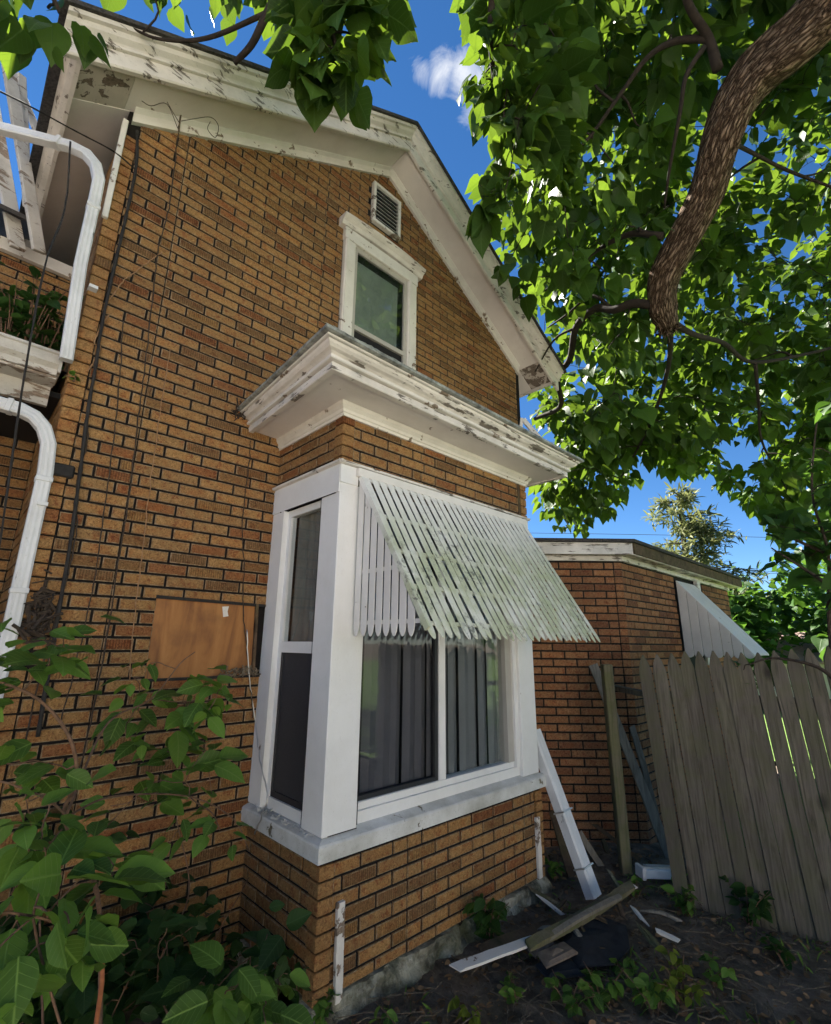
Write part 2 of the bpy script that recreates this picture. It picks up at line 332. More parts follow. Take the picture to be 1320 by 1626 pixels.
# ------------------------------------------------------------------ mesh helpers
class MB:
    def __init__(s): s.v = []; s.f = []; s.m = []; s.uv = []
    def add(s, verts, faces, mi=0, uvs=None):
        o = len(s.v); s.v += [tuple(map(float, q)) for q in verts]
        for k, f in enumerate(faces):
            s.f.append([i+o for i in f]); s.m.append(mi)
            s.uv += ([tuple(uvs[i]) for i in f] if uvs is not None else [(0., 0.)]*len(f))
        return s
    def box(s, a, b, mi=0):
        x0, y0, z0 = a; x1, y1, z1 = b
        return s.add([(x0, y0, z0), (x1, y0, z0), (x1, y1, z0), (x0, y1, z0), (x0, y0, z1), (x1, y0, z1), (x1, y1, z1), (x0, y1, z1)],
                     [(0, 3, 2, 1), (4, 5, 6, 7), (0, 1, 5, 4), (1, 2, 6, 5), (2, 3, 7, 6), (3, 0, 4, 7)], mi)
    def beam(s, A, B, wid, thk, nrm=(0, -1, 0), mi=0):
        """board from A to B, width across, thickness along nrm"""
        A = np.array(A, float); B = np.array(B, float); t = (B-A)/np.linalg.norm(B-A); n = np.array(nrm, float); n = n-t*(n@t); n /= np.linalg.norm(n); u = np.cross(t, n)
        V = []
        for P in (A, B):
            for a, b in ((-1, -1), (1, -1), (1, 1), (-1, 1)): V.append(P+u*wid/2*a+n*thk/2*b)
        return s.add(V, [(0, 3, 2, 1), (4, 5, 6, 7), (0, 1, 5, 4), (1, 2, 6, 5), (2, 3, 7, 6), (3, 0, 4, 7)], mi)
    def tube(s, pts, rad, seg=6, mi=0, flat=None, jit=0):
        pts = [np.array(p, float) for p in pts]; n = len(pts)
        if isinstance(rad, (int, float)): rad = [rad]*n
        V = []; F = []; U = []; ref = np.array([.13, .21, .97]); prev = None; ln = 0.
        for i, p in enumerate(pts):
            t = pts[min(i+1, n-1)]-pts[max(i-1, 0)]; t /= max(1e-9, np.linalg.norm(t))
            if prev is None: a = np.cross(t, ref); a = a if np.linalg.norm(a) > .1 else np.cross(t, (1, 0, 0))
            else: a = prev-t*(prev@t)
            a /= np.linalg.norm(a); prev = a; b = np.cross(t, a)
            if i: ln += np.linalg.norm(p-pts[i-1])
            for k in range(seg+1):
                th = 2*math.pi*k/seg; r = rad[i]
                if jit: r *= 1+jit*mnoise.noise(Vector((math.cos(th)*1.7+p[0]*3, math.sin(th)*1.7+p[1]*3, p[2]*3)))
                V.append(p+(a*math.cos(th)+b*math.sin(th))*r); U.append((k/seg*max(rad)*6.28, ln))
        m = seg+1
        for i in range(n-1):
            for k in range(seg): F.append((i*m+k, i*m+k+1, (i+1)*m+k+1, (i+1)*m+k))
        F.append(tuple(range(seg-1, -1, -1))); F.append(tuple((n-1)*m+k for k in range(seg)))
        return s.add(V, F, mi, U)
    def sweep(s, prof, xs, f, mi=0, close=True):
        """profile points (a,b) swept over stations xs with f(x,a,b)->point"""
        n = len(prof); V = [f(x, a, b) for x in xs for a, b in prof]; F = []
        for i in range(len(xs)-1):
            for k in range(n if close else n-1):
                F.append((i*n+k, i*n+(k+1) % n, (i+1)*n+(k+1) % n, (i+1)*n+k))
        if close: F.append(tuple(range(n-1, -1, -1))); F.append(tuple((len(xs)-1)*n+k for k in range(n)))
        return s.add(V, F, mi)
    def mesh(s, name, mats):
        me = bpy.data.meshes.new(name); me.from_pydata(s.v, [], s.f); me.update()
        for m in (mats if isinstance(mats, (list, tuple)) else [mats]): me.materials.append(m)
        if any(s.m): me.polygons.foreach_set('material_index', s.m)
        l = me.uv_layers.new(name='UVMap'); l.data.foreach_set('uv', np.array(s.uv, 'f').ravel())
        return me
    def build(s, name, mats, parent=None, smooth=False, bevel=0):
        me = s.mesh(name, mats)
        if bevel:
            import bmesh
            bm = bmesh.new(); bm.from_mesh(me); bmesh.ops.recalc_face_normals(bm, faces=bm.faces)
            bmesh.ops.bevel(bm, geom=bm.edges[:], offset=bevel, segments=1, affect='EDGES', clamp_overlap=True); bm.to_mesh(me); bm.free()
        else:
            import bmesh
            bm = bmesh.new(); bm.from_mesh(me); bmesh.ops.recalc_face_normals(bm, faces=bm.faces); bm.to_mesh(me); bm.free()
        if smooth: me.polygons.foreach_set('use_smooth', [True]*len(me.polygons))
        o = bpy.data.objects.new(name, me); COL.objects.link(o)
        if parent: o.parent = parent
        return o
def thing(name, label, cat, group=None, loc=None):
    o = bpy.data.objects.new(name, None); COL.objects.link(o); o.empty_display_size = .2
    if loc is not None: o.location = [float(q) for q in loc]
    o['label'] = label; o['category'] = cat
    if group: o['group'] = group
    return o
def tag(o, label, cat, group=None):
    o['label'] = label; o['category'] = cat
    if group: o['group'] = group
    return o
def structure(o): o['kind'] = 'structure'; return o
def holder(name, parent):
    o = bpy.data.objects.new(name, None); COL.objects.link(o); o.parent = parent; return o
def spline(pts, n=8):
    P = [np.array(p, float) for p in pts]; Q = [2*P[0]-P[1]]+P+[2*P[-1]-P[-2]]; o = []
    for i in range(1, len(Q)-2):
        for k in range(n):
            t = k/n; a, b, c, d = Q[i-1:i+3]
            o.append(.5*((2*b)+(-a+c)*t+(2*a-5*b+4*c-d)*t*t+(-a+3*b-3*c+d)*t**3))
    o.append(P[-1]); return o

# ------------------------------------------------------------------ bricks
PITCH_Z, LEN, GAP = .0653, .2060, .0118
def clip(poly, hp):
    """convex polygon clipped by half planes (a,b,c): a*u+b*z<=c"""
    for a, b, c in hp:
        o = []
        for i in range(len(poly)):
            p, q = poly[i], poly[(i+1) % len(poly)]; dp = a*p[0]+b*p[1]-c; dq = a*q[0]+b*q[1]-c
            if dp <= 0: o.append(p)
            if (dp < 0 < dq) or (dq < 0 < dp):
                t = dp/(dp-dq); o.append((p[0]+(q[0]-p[0])*t, p[1]+(q[1]-p[1])*t))
        poly = o
        if len(poly) < 3: return None
    return poly
def brick_geo(poly, proud=.0085, ch=.0042):
    """proud brick face: local x along the course, y outwards, z up; 18 triangles for a rectangle"""
    cx_ = sum(p[0] for p in poly)/len(poly); cz_ = sum(p[1] for p in poly)/len(poly); n = len(poly)
    def ins(d):
        r = []
        for p in poly:
            dx, dz = p[0]-cx_, p[1]-cz_; r.append((p[0]-math.copysign(min(d, abs(dx)*.6), dx), p[1]-math.copysign(min(d, abs(dz)*.6), dz)))
        return r
    i2 = ins(ch); u0 = min(p[0] for p in poly); z0 = min(p[1] for p in poly)
    V = [(p[0], 0, p[1]) for p in poly]+[(p[0], proud-.0022, p[1]) for p in poly]+[(p[0], proud, p[1]) for p in i2]
    F = [tuple(range(2*n, 3*n))]
    for l in (0, n):
        for k in range(n): F.append((l+k, l+(k+1) % n, l+n+(k+1) % n, l+n+k))
    return V, F, [(v[0]-u0, v[2]-z0) for v in V], [0]*(1+n)+[1]*n
class BrickSet:
    def __init__(s, mats, probs, cap=300, edge=None): s.items = []; s.mats = mats; s.p = probs/probs.sum(); s.cap = cap; s.edge = edge or BEDGE
    def wall(s, holder_obj, O, u, nrm, u0, u1, z0, z1, hp=(), holes=(), zref=0., uref=0., seam=1.05, seamo=.31, jit=.0):
        O = np.array(O, float); u = np.array(u, float); nrm = np.array(nrm, float)
        k0 = int(math.floor((z0-zref)/PITCH_Z)); k1 = int(math.ceil((z1-zref)/PITCH_Z))
        for k in range(k0, k1):
            za = zref+k*PITCH_Z; zb = za+PITCH_Z-GAP
            za_, zb_ = max(za, z0), min(zb, z1)
            if zb_-za_ < .012: continue
            off = uref+(LEN/2 if k % 2 else 0)
            cuts = []; x = off+math.floor((u0-off)/LEN)*LEN
            while x < u1: cuts.append((x+GAP/2, x+LEN-GAP/2)); x += LEN
            segs = []
            for a, b in cuts:
                a, b = max(a, u0), min(b, u1)
                if b-a < .02: continue
                sx_ = seamo+math.ceil((a-seamo)/seam)*seam if seam else 1e9
                if sx_ < b and min(b-sx_, sx_-a) > .03: segs += [(a, sx_-.002), (sx_+.004, b)]
                else: segs.append((a, b))
            for a, b in segs:
                parts = [(a, b)]
                for ha, hb, hz0, hz1 in holes:
                    if zb_ > hz0+.02 and za_ < hz1-.02:
                        nn = []
                        for p, q in parts:
                            if q <= ha or p >= hb: nn.append((p, q)); continue
                            if ha-p > .02: nn.append((p, ha))
                            if q-hb > .02: nn.append((hb, q))
                        parts = nn
                for p, q in parts:
                    poly = clip([(p, za_), (q, za_), (q, zb_), (p, zb_)], hp) if hp else [(p, za_), (q, za_), (q, zb_), (p, zb_)]
                    if not poly: continue
                    mi = int(rng.choice(len(s.mats), p=s.p)); full = len(poly) == 4 and abs((zb_-za_)-(PITCH_Z-GAP)) < 1e-6 and not hp or (len(poly) == 4 and poly[0][0] == p and poly[2][0] == q and poly[2][1] == zb_)
                    s.items.append((holder_obj, O, u, nrm, poly, mi, full))
    def build(s, root, name='brick'):
        cache = {}
        def area(it):
            h, O, u, n, poly, mi, full = it
            q = [proj(O+u*a+np.array([0, 0, z])) for a, z in poly]
            if any(not (0 < p[0] < 1320 and 0 < p[1] < 1626) for p in q): return -1
            return abs(sum(q[i][0]*q[(i+1) % len(q)][1]-q[(i+1) % len(q)][0]*q[i][1] for i in range(len(q))))/2
        ar = [area(it)*getattr(it[0], 'get', lambda *_: 1)('vis', 1.0) for it in s.items]
        order = sorted(range(len(s.items)), key=lambda i: -ar[i]); sel = set(order[:s.cap])
        stuff = MB()
        for i, (h, O, u, n, poly, mi, full) in enumerate(s.items):
            du = rng.normal(0, .0006); dn = rng.uniform(-.0022, .0015); tl = rng.normal(0, .0035)
            if i in sel:
                pu = sum(p[0] for p in poly)/len(poly); pz = min(p[1] for p in poly)
                key = (round(max(p[0] for p in poly)-min(p[0] for p in poly), 3), round(max(p[1] for p in poly)-pz, 3), mi) if full else None
                me = cache.get(key) if key else None
                if me is None:
                    V, F, U, E_ = brick_geo([(p[0]-pu, p[1]-pz) for p in poly]); mb = MB().add(V, F, 0, U); mb.m = E_; me = mb.mesh(name, [s.mats[mi], s.edge])
                    if key: cache[key] = me
                o = bpy.data.objects.new(name, me); COL.objects.link(o); o.parent = h
                P = O+u*(pu+du)+n*dn+np.array([0, 0, pz])
                c, sn = math.cos(tl), math.sin(tl); ux = u*c+np.array([0, 0, 1])*sn; uz = -u*sn+np.array([0, 0, 1])*c
                o.matrix_world = Matrix(((ux[0], n[0], uz[0], P[0]), (ux[1], n[1], uz[1], P[1]), (ux[2], n[2], uz[2], P[2]), (0, 0, 0, 1)))
            else:
                V, F, U, E_ = brick_geo(poly); W = [O+u*(v[0]+du)+n*(v[1]+dn)+np.array([0, 0, v[2]]) for v in V]; k_ = len(stuff.m); stuff.add(W, F, mi, U); stuff.m[k_:] = [len(s.mats) if e else mi for e in E_]
        if stuff.v:
            o = stuff.build('further_bricks', list(s.mats)+[s.edge], root); o['kind'] = 'stuff'

# ------------------------------------------------------------------ ground
def ground_h(x, y):
    h = -.06+.035*mnoise.noise(Vector((x*1.1, y*1.1, 0)))+.02*mnoise.noise(Vector((x*3.7, y*3.7, 3)))
    h += .05*math.exp(-((x-4.1)**2+(y-2.0)**2)/.25)          # heap of rubbish soil in the corner
    r = max(abs(x-2.5), abs(y-1.2)); return h if r < 6 else h*max(0, 1-(r-6)/4)-.06*(1-max(0, 1-(r-6)/4))
def axis(c, lo, hi):
    a = list(np.arange(c-4, c+4.01, .07)); s = .12; x = a[-1]
    while x < hi: x += s; s *= 1.35; a.append(x)
    s = .12; x = a[0]; b = []
    while x > lo: x -= s; s *= 1.35; b.append(x)
    return b[::-1]+a
gx, gy = axis(2.2, -400, 400), axis(1.2, -400, 400)
mb = MB(); V = [(x, y, ground_h(x, y)) for y in gy for x in gx]; nx = len(gx)
mb.add(V, [(j*nx+i, j*nx+i+1, (j+1)*nx+i+1, (j+1)*nx+i) for j in range(len(gy)-1) for i in range(nx-1)])
structure(mb.build('ground', SOIL, smooth=True))
mb = MB(); mb.add([(4.6, -30, .0), (120, -30, 0), (120, 40, 0), (8.6, 40, 0), (8.6, 1.6, 0), (4.6, 1.6, .0)], [(0, 1, 2, 3, 4, 5)])
structure(mb.build('lawn', GRASS))
mb = MB(); mb.box((-14, -9.5, -.3), (4.2, -2.2, .01)); structure(mb.build('added_driveway', CONC))  # unseen pale paving added behind the camera to bounce sun upwards

# ------------------------------------------------------------------ brick house
D, DW, X0, X1, XL, XR = 2.1, 2.82, 1.446, 3.215, .26, 4.339
XP, ZP, SL = (XL+XR)/2, 5.775, .62
n_cam = np.array([-math.sin(YAW), -math.cos(YAW), 0])
zs = lambda x: ZP-SL*abs(x-XP)
house = thing('brick_house', 'two storey gabled house in ochre brick siding with box bay window', 'house', loc=(0, 0, 0))
bs = BrickSet(BR, BRP, 300)
G = 3.5    # depth of the house behind the gable used for the roof

# gable wall
mb = MB(); mb.add([(XL, DW, -.4), (XR, DW, -.4), (XR, DW, zs(XR)+.1), (XP, DW, ZP+.1), (XL, DW, zs(XL)+.1),
                   (XL, 8.4, -.4), (XR, 8.4, -.4), (XR, 8.4, zs(XR)+.1), (XP, 8.4, ZP+.1), (XL, 8.4, zs(XL)+.1)],
                  [(0, 1, 2, 3, 4), (9, 8, 7, 6, 5), (0, 5, 6, 1), (1, 6, 7, 2), (4, 9, 5, 0)])
gable = mb.build('gable_wall', JOINT, house)
PLYR = (.812, 1.446, 1.312, 1.722)
hp = [(SL, 1, ZP+SL*XP-.002), (-SL, 1, ZP-SL*XP-.002)]
CQ = .068
holes = [(X0, X1, -1, 2.86), PLYR, (1.83, 2.66, 3.80, 4.86), (2.10, 2.437, 5.115, 5.56)]
bs.wall(gable, (0, DW, 0), (1, 0, 0), (0, -1, 0), XL+CQ, XR-CQ, -.1, 5.9, hp, holes, .02, XL+CQ, 1.05, .60)
# side wall towards the left wing
sidew = MB().add([(XL-.001, DW, -.4), (XL-.001, 4.3, -.4), (XL-.001, 4.3, 4.55), (XL-.001, DW, 4.55)], [(0, 1, 2, 3)]).build('side_wall', JOINT, house)
bs.wall(sidew, (XL-.001, 0, 0), (0, 1, 0), (-1, 0, 0), DW+CQ, 4.2, -.1, 4.5, (), (), .02, DW+CQ)
def corner_caps(holder_obj, x, y, sx, sy, z0, z1, wx=CQ, wy=CQ, proud=.016, name='corner_brick', zref=.02, mats=BR, probs=BRP, out=None):
    """folded corner pieces, one per course"""
    k = int(math.ceil((z0-zref)/PITCH_Z)); cache = {}; pr = probs/probs.sum()
    while zref+(k+1)*PITCH_Z-GAP <= z1+.03:
        za, zb = zref+k*PITCH_Z, min(z1, zref+(k+1)*PITCH_Z-GAP*.7); k += 1
        mi = int(rng.choice(len(mats), p=pr)); mi = mi if rng.random() < .3 else 0
        p = proud+rng.uniform(-.002, .002); a = (x-sx*p, x+sx*(wx-.006)); b = (y-sy*p, y+sy*(wy-.006)); c = .004
        key = (mi, round(zb-za, 3))
        if key not in cache:
            q = MB(); A0, A1, B0, B1, h = -sx*proud, sx*(wx-.006), -sy*proud, sy*(wy-.006), zb-za
            ring = lambda i, z: [(A0+sx*(i+c), B0+sy*i, z), (A0+sx*i, B0+sy*(i+c), z), (A0+sx*i, B1, z), (A1, B1, z), (A1, B0+sy*i, z)]
            Vv = ring(c*.7, 0)+ring(0, c)+ring(0, h-c)+ring(c*.7, h); F = [tuple(range(4, -1, -1)), tuple(range(15, 20))]
            for l in range(3):
                for j in range(5): F.append((l*5+j, l*5+(j+1) % 5, (l+1)*5+(j+1) % 5, (l+1)*5+j))
            uvs = [((v[0]-v[1])*1.0, v[2]) for v in Vv]; q.add(Vv, F, 0, uvs); cache[key] = q.mesh(name, mats[mi])
        o = bpy.data.objects.new(name, cache[key]); COL.objects.link(o); o.parent = holder_obj; o.location = (x+rng.normal(0, .0008), y+rng.normal(0, .0008), za)
corner_caps(gable, XL, DW, 1, 1, -.05, 4.42)
# small black cap where the old fitting was on the left corner
q = onY(99, 745, DW-.03); MB().box((XL-.03, DW-.03, q[2]-.035), (XL+.09, DW+.03, q[2]+.03)).build('fitting_plate', CABLE, house, bevel=.008)

# roof with rake mouldings
XE0, XE1 = -.005, 2*XP+.005
yR = 2.53
def rk(x, a, b): return (x, a, zs(x)+b)
st = [XE0, XP, XE1]
roof = MB().sweep([(2.42, .295), (9.2, .295), (9.2, .325), (2.42, .325)], [XE0-.13, XP, XE1+.13], rk).build('roof', ROOFM, house)
for side, xs in (('l', [XE0-.1, XP-.0015]), ('r', [XP+.0015, XE1+.1])):
    fx = [XL+.02, xs[1]] if side == 'l' else [xs[0], XR-.02]
    MB().sweep([(DW+.01, 0), (DW-.028, 0), (DW-.028, .028), (DW-.02, .034), (DW-.02, .075), (DW-.042, .095), (DW-.042, .125), (DW+.01, .125)], fx, rk).build('rake_frieze', WHITE2, house)
    for xa, xb, mm in (((XE0, XL-.03, SOFFIT_P), (XL-.029, xs[1], SOFFIT)) if side == 'l' else ((xs[0], XR+.02, SOFFIT), (XR+.021, XE1, SOFFIT_P))):
        MB().sweep([(yR, .105), (DW+.02, .105), (DW+.02, .125), (yR, .125)], [xa, xb], rk).build('rake_soffit', mm, house)
    MB().sweep([(yR+.02, .075), (yR-.005, .075), (yR-.012, .085), (yR-.012, .185), (yR+.02, .185)], xs, rk).build('rake_fascia', FLAKY, house)
    MB().sweep([(yR+.01, .185), (yR-.03, .187), (yR-.033, .2), (yR-.026, .204), (yR-.034, .216), (yR-.058, .236), (yR-.068, .262), (yR-.088, .266), (yR-.09, .294), (yR+.01, .294)], xs, rk).build('rake_crown', FLAKY, house)
# eaves along both sides: sloping soffit, fascia and crown
for sgn, xw, xo in ((-1, XL, XE0), (1, XR, XE1)):
    zz = zs(xo); zw = zs(xw)
    MB().add([(xo, DW-.0, zz+.10), (xw, DW-.0, zw+.10), (xw, 8.6, zw+.10), (xo, 8.6, zz+.10), (xo, DW, zz+.12), (xw, DW, zw+.12), (xw, 8.6, zw+.12), (xo, 8.6, zz+.12)],
             [(0, 1, 2, 3), (7, 6, 5, 4), (0, 4, 5, 1), (3, 2, 6, 7), (0, 3, 7, 4), (1, 5, 6, 2)]).build('eave_soffit', SOFFIT, house)
    MB().box((min(xo, xo+sgn*.02), yR+.021, zz+.07), (max(xo, xo+sgn*.02), 8.6, zz+.2)).build('eave_fascia', FLAKY, house)
    MB().sweep([(0, .2), (sgn*.03, .205), (sgn*.06, .25), (sgn*.075, .262), (0, .262)], [yR-.05, 8.6], lambda y, a, b: (xo+sgn*.02+a, y, zz+b)).build('eave_crown', FLAKY, house)
# white corner board, upper left
MB().beam((XL-.012, DW-.026, 3.78), (XL-.012, DW-.026, 4.50), .03, .026).build('corner_board', WHITE2, house, bevel=.004)

# gable vent
vent = holder('gable_vent', house)
vx0, vx1, vz0, vz1 = 2.105, 2.433, 5.118, 5.557
MB().box((vx0+.02, DW-.012, vz0+.02), (vx1-.02, DW-.004, vz1-.02)).build('vent_backing', DARK, vent)
for a, b in (((vx0, vz0), (vx0+.03, vz1)), ((vx1-.03, vz0), (vx1, vz1)), ((vx0+.03, vz0), (vx1-.03, vz0+.03)), ((vx0+.03, vz1-.03), (vx1-.03, vz1))):
    MB().box((a[0], DW-.045, a[1]), (b[0], DW-.002, b[1])).build('vent_frame', WHITE2, vent, bevel=.003)
me = None
for k in range(9):
    z = vz0+.05+k*(vz1-vz0-.09)/8.4
    if me is None: me = MB().add([(vx0+.03, DW-.04, 0), (vx1-.03, DW-.04, 0), (vx1-.03, DW-.012, .022), (vx0+.03, DW-.012, .022), (vx0+.03, DW-.04, .006), (vx1-.03, DW-.04, .006), (vx1-.03, DW-.012, .028), (vx0+.03, DW-.012, .028)], [(0, 1, 2, 3), (7, 6, 5, 4), (0, 4, 5, 1), (1, 5, 6, 2), (2, 6, 7, 3), (3, 7, 4, 0)]).mesh('louver', SASH)
    o = bpy.data.objects.new('louver', me); COL.objects.link(o); o.parent = vent; o.location.z = z

# upper window
uw = holder('upper_window', house)
ux0, ux1, uz0, uz1 = 1.838, 2.652, 3.60, 4.74
yf = DW-.04
for a, b in ((ux0, ux0+.105), (ux1-.105, ux1)):
    MB().box((a, yf, uz0), (b, DW+.01, uz1)).build('side_casing', WHITE2, uw, bevel=.004)
    MB().box((a+.012, yf-.008, uz0), (a+.03, yf+.002, uz1-.002)).build('casing_bead', WHITE2, uw)
MB().box((ux0-.01, yf-.006, uz1), (ux1+.01, DW+.01, uz1+.11)).build('head_casing', WHITE2, uw, bevel=.004)
# slightly crowned cap moulding
capx = np.linspace(ux0-.055, ux1+.055, 9); capz = lambda x: uz1+.11+.028*(1-((x-(ux0+ux1)/2)/.46)**2)-.006
MB().sweep([(DW+.01, 0), (yf-.012, 0), (yf-.02, .012), (yf-.028, .03), (yf-.055, .05), (yf-.066, .058), (yf-.066, .075), (DW+.01, .085)], list(capx), lambda x, a, b: (x, a, capz(x)+b)).build('cap_moulding', FLAKYX, uw)
sx0, sx1 = ux0+.105, ux1-.105
MB().box((sx0, DW-.02, uz0), (sx0+.035, DW+.01, uz1)).build('sash_stile', SASH, uw)
MB().box((sx1-.035, DW-.02, uz0), (sx1, DW+.01, uz1)).build('sash_stile', SASH, uw)
MB().box((sx0+.035, DW-.02, uz1-.045), (sx1-.035, DW+.01, uz1)).build('sash_rail', SASH, uw)
MB().box((sx0+.035, DW-.022, 3.945), (sx1-.035, DW+.01, 3.985)).build('sash_rail', SASH, uw)
MB().box((sx0+.035, DW-.006, 3.985), (sx1-.035, DW-.003, uz1-.045)).build('pane', GLASSU, uw)
MB().box((sx0+.035, DW-.0012, 3.985), (sx1-.10, DW+.004, uz1-.12)).build('window_shade', SHADE, uw)
MB().box((sx0+.03, DW-.0009, 3.6), (sx1-.03, DW+.003, uz1-.02)).build('dark_room', DARK, uw)

# boarded opening beside the bay
MB().box((PLYR[0], DW-.004, PLYR[2]), (PLYR[1]-.07, DW+.004, PLYR[3])).build('plywood_patch', PLY, house)['label'] = 'bare orange brown plywood patch'
MB().beam((PLYR[0]-.005, DW-.012, PLYR[3]+.004), (PLYR[1]-.02, DW-.012, PLYR[3]-.008), .016, .02).build('patch_edge_strip', CABLE, house)
MB().beam((PLYR[0], DW-.012, PLYR[2]-.004), (PLYR[1]-.02, DW-.012, PLYR[2]-.002), .014, .02).build('patch_edge_strip', CABLE, house)
MB().beam((PLYR[1]-.06, DW-.012, PLYR[2]), (PLYR[1]-.075, DW-.012, PLYR[3]), .016, .022).build('patch_side_strip', BROWNW, house)
q = onY(357, 972, DW-.006); MB().add([q+[-.018, 0, .03], q+[.02, -.002, .034], q+[.016, 0, .004], q+[.024, -.001, -.022], q+[-.006, 0, -.028], q+[-.012, -.001, 0]], [(0, 1, 2, 3, 4, 5)]).build('paper_scrap', WHITE2, house)
mbn = MB()
for i in range(70):
    p = np.array([rng.uniform(PLYR[1]-.27, PLYR[1]-.03), DW-.014-rng.uniform(0, .02), PLYR[2]+abs(rng.normal(.018, .018))]); d = rng.normal(0, 1, 3); d /= np.linalg.norm(d); d[1] *= .3
    mbn.tube([p-d*.016, p+d*.016], rng.uniform(.002, .006), 4)
o = mbn.build('caught_debris', NEST, house); o['kind'] = 'stuff'

# ---------------- box bay
bay = holder('bay_core', house)
BZ0, BZS, BZT, BZF = .03, .56, 2.445, 2.765
bayw = MB().box((X0, D, -.25), (X1, DW-.002, BZS)).build('bay_lower_wall', JOINT, house)
bayu = MB().box((X0, D, BZT), (X1, DW-.003, BZF+.1)).build('bay_upper_wall', JOINT, house)
for wobj, z0, z1, zr in ((bayw, BZ0, BZS-.004, .02), (bayu, BZT+.004, BZF+.02, .02+.0)):
    bs.wall(wobj, (0, D, 0), (1, 0, 0), (0, -1, 0), X0+CQ, X1-CQ, z0, z1, (), (), zr, X0+CQ+.05, 1.05, 2.05 if wobj is bayu else 1.97)
    bs.wall(wobj, (X0, 0, 0), (0, 1, 0), (-1, 0, 0), D+CQ, DW-.003, z0, z1, (), (), zr, D+CQ-.03, 0)
    corner_caps(wobj, X0, D, 1, 1, z0-.02, z1)
    corner_caps(wobj, X1, D, -1, 1, z0-.02, z1)
# brown rot gap beside the right corner of the upper bay wall
MB().box((X1-CQ-.028, D-.014, BZT+.02), (X1-CQ-.002, D-.002, BZF)).build('corner_seam', BROWNW, house)
# foundation
fx = np.linspace(X0-.03, X1+.02, 110)
def fnd(x, a, b):
    if a > D+.1: return (x, a, b)
    st_ = .5+.5*math.sin(x*23+3*mnoise.noise(Vector((x*4, 0, 5)))); j = .04*mnoise.noise(Vector((x*9, b*14, 1)))+.018*mnoise.noise(Vector((x*28, b*30, 4)))+.008*st_
    return (x, a-j, b+(.008*mnoise.noise(Vector((x*15, 2, b*9))) if b < .02 else 0))
MB().sweep([(D+.3, -.35), (D-.095, -.35), (D-.09, -.2), (D-.08, -.15), (D-.075, -.11), (D-.065, -.08), (D-.058, -.05), (D-.04, -.02), (D-.034, .0), (D-.022, .018), (D-.012, .027), (D+.3, .027)], list(fx), fnd).build('foundation', STONE, house, smooth=False)
MB().box((X0-.03, D+.02, -.35), (X0+.1, DW, .024)).build('foundation', STONE, house, bevel=.01)
# white battens left on the lower wall
for (xa, ya), (xb, yb), wd in (((541, 1432), (536, 1592), .04), ((853, 1298), (858, 1394), .042)):
    A = onY(xa, ya, D-.022); B = onY(xb, yb, D-.022); 
    mbb = MB(); n_ = 6
    for i in range(n_):
        t0, t1 = i/n_, (i+1)/n_; mbb.beam(A+(B-A)*t0+np.array([rng.normal(0, .0015), 0, 0]), A+(B-A)*t1, wd*(1-.25*rng.random()*(i in (0, n_-1))), .018)
    mbb.build('loose_batten', WHITE2, house)
# sill
SO = .048
def rectring(o, z): return [(X0-o, DW, z), (X0-o, D-o, z), (X1+o, D-o, z), (X1+o, DW, z)]
mbs = MB(); rings = [rectring(SO, BZS), rectring(SO, .622), rectring(SO-.006, .63), rectring(-.02, .652)]
Vv = sum(rings, []); F = []
for l in range(3):
    for k in range(3): F.append((l*4+k, l*4+k+1, (l+1)*4+k+1, (l+1)*4+k))
F.append((0, 1, 2, 3)); F.append((12, 13, 14, 15)); mbs.add(Vv, F)
mbs.build('window_sill', SILLM, house)
mbn = MB()
for i in range(160):
    p = np.array([X0-.02+rng.uniform(-.015, .035), rng.uniform(D+.06, DW-.06), .642]); d = np.array([rng.normal(), rng.normal(), rng.normal()*.3]); d /= np.linalg.norm(d)
    e = np.cross(d, (0, 0, 1))*rng.uniform(.3, 1); s = rng.uniform(.006, .022); mbn.add([p-d*s-e*s*.5, p+d*s-e*s*.4, p+d*s*.8+e*s*.5+np.array([0, 0, .006]), p-d*s+e*s*.4], [(0, 1, 2, 3)])
o = mbn.build('paint_flakes', SILLM, house); o['kind'] = 'stuff'
# corner posts
PW = .185
MB().box((X0-.012, D-.012, .645), (X0+PW, D+.165, BZT)).build('corner_post', WHITE, house, bevel=.004)
MB().box((X1-.185, D-.012, .645), (X1+.004, D+.165, BZT)).build('corner_post', WHITE, house, bevel=.004)
# head board
MB().box((1.55, D-.02, BZT-.10), (3.15, D-.0125, BZT+.0)).build('head_board', BROWNW, house)  # dark stretch behind the awning; shade of the slat gaps put into colour
MB().box((X0-.018, D-.02, BZT-.10), (1.548, D-.0125, BZT+.002)).build('head_board', WHITE, house)
MB().box((3.152, D-.02, BZT-.10), (X1+.012, D-.0125, BZT+.002)).build('head_board', WHITE, house)
MB().box((X0-.02, D-.01, BZT-.155), (X0-.0125, DW-.002, BZT+.014)).build('head_board', WHITE, house)
cap = MB().sweep([(0, 0), (.028, .006), (.03, .018), (0, .03)], [X0-.03, X1+.02], lambda x, a, b: (x, D-.012-a, BZT+.002+b)); cap.build('drip_cap', FLAKYX, house)
MB().sweep([(0, 0), (.028, .006), (.03, .018), (0, .03)], [D-.03, DW-.002], lambda y, a, b: (X0-.012-a, y, BZT+.002+b)).build('drip_cap', FLAKYX, house)
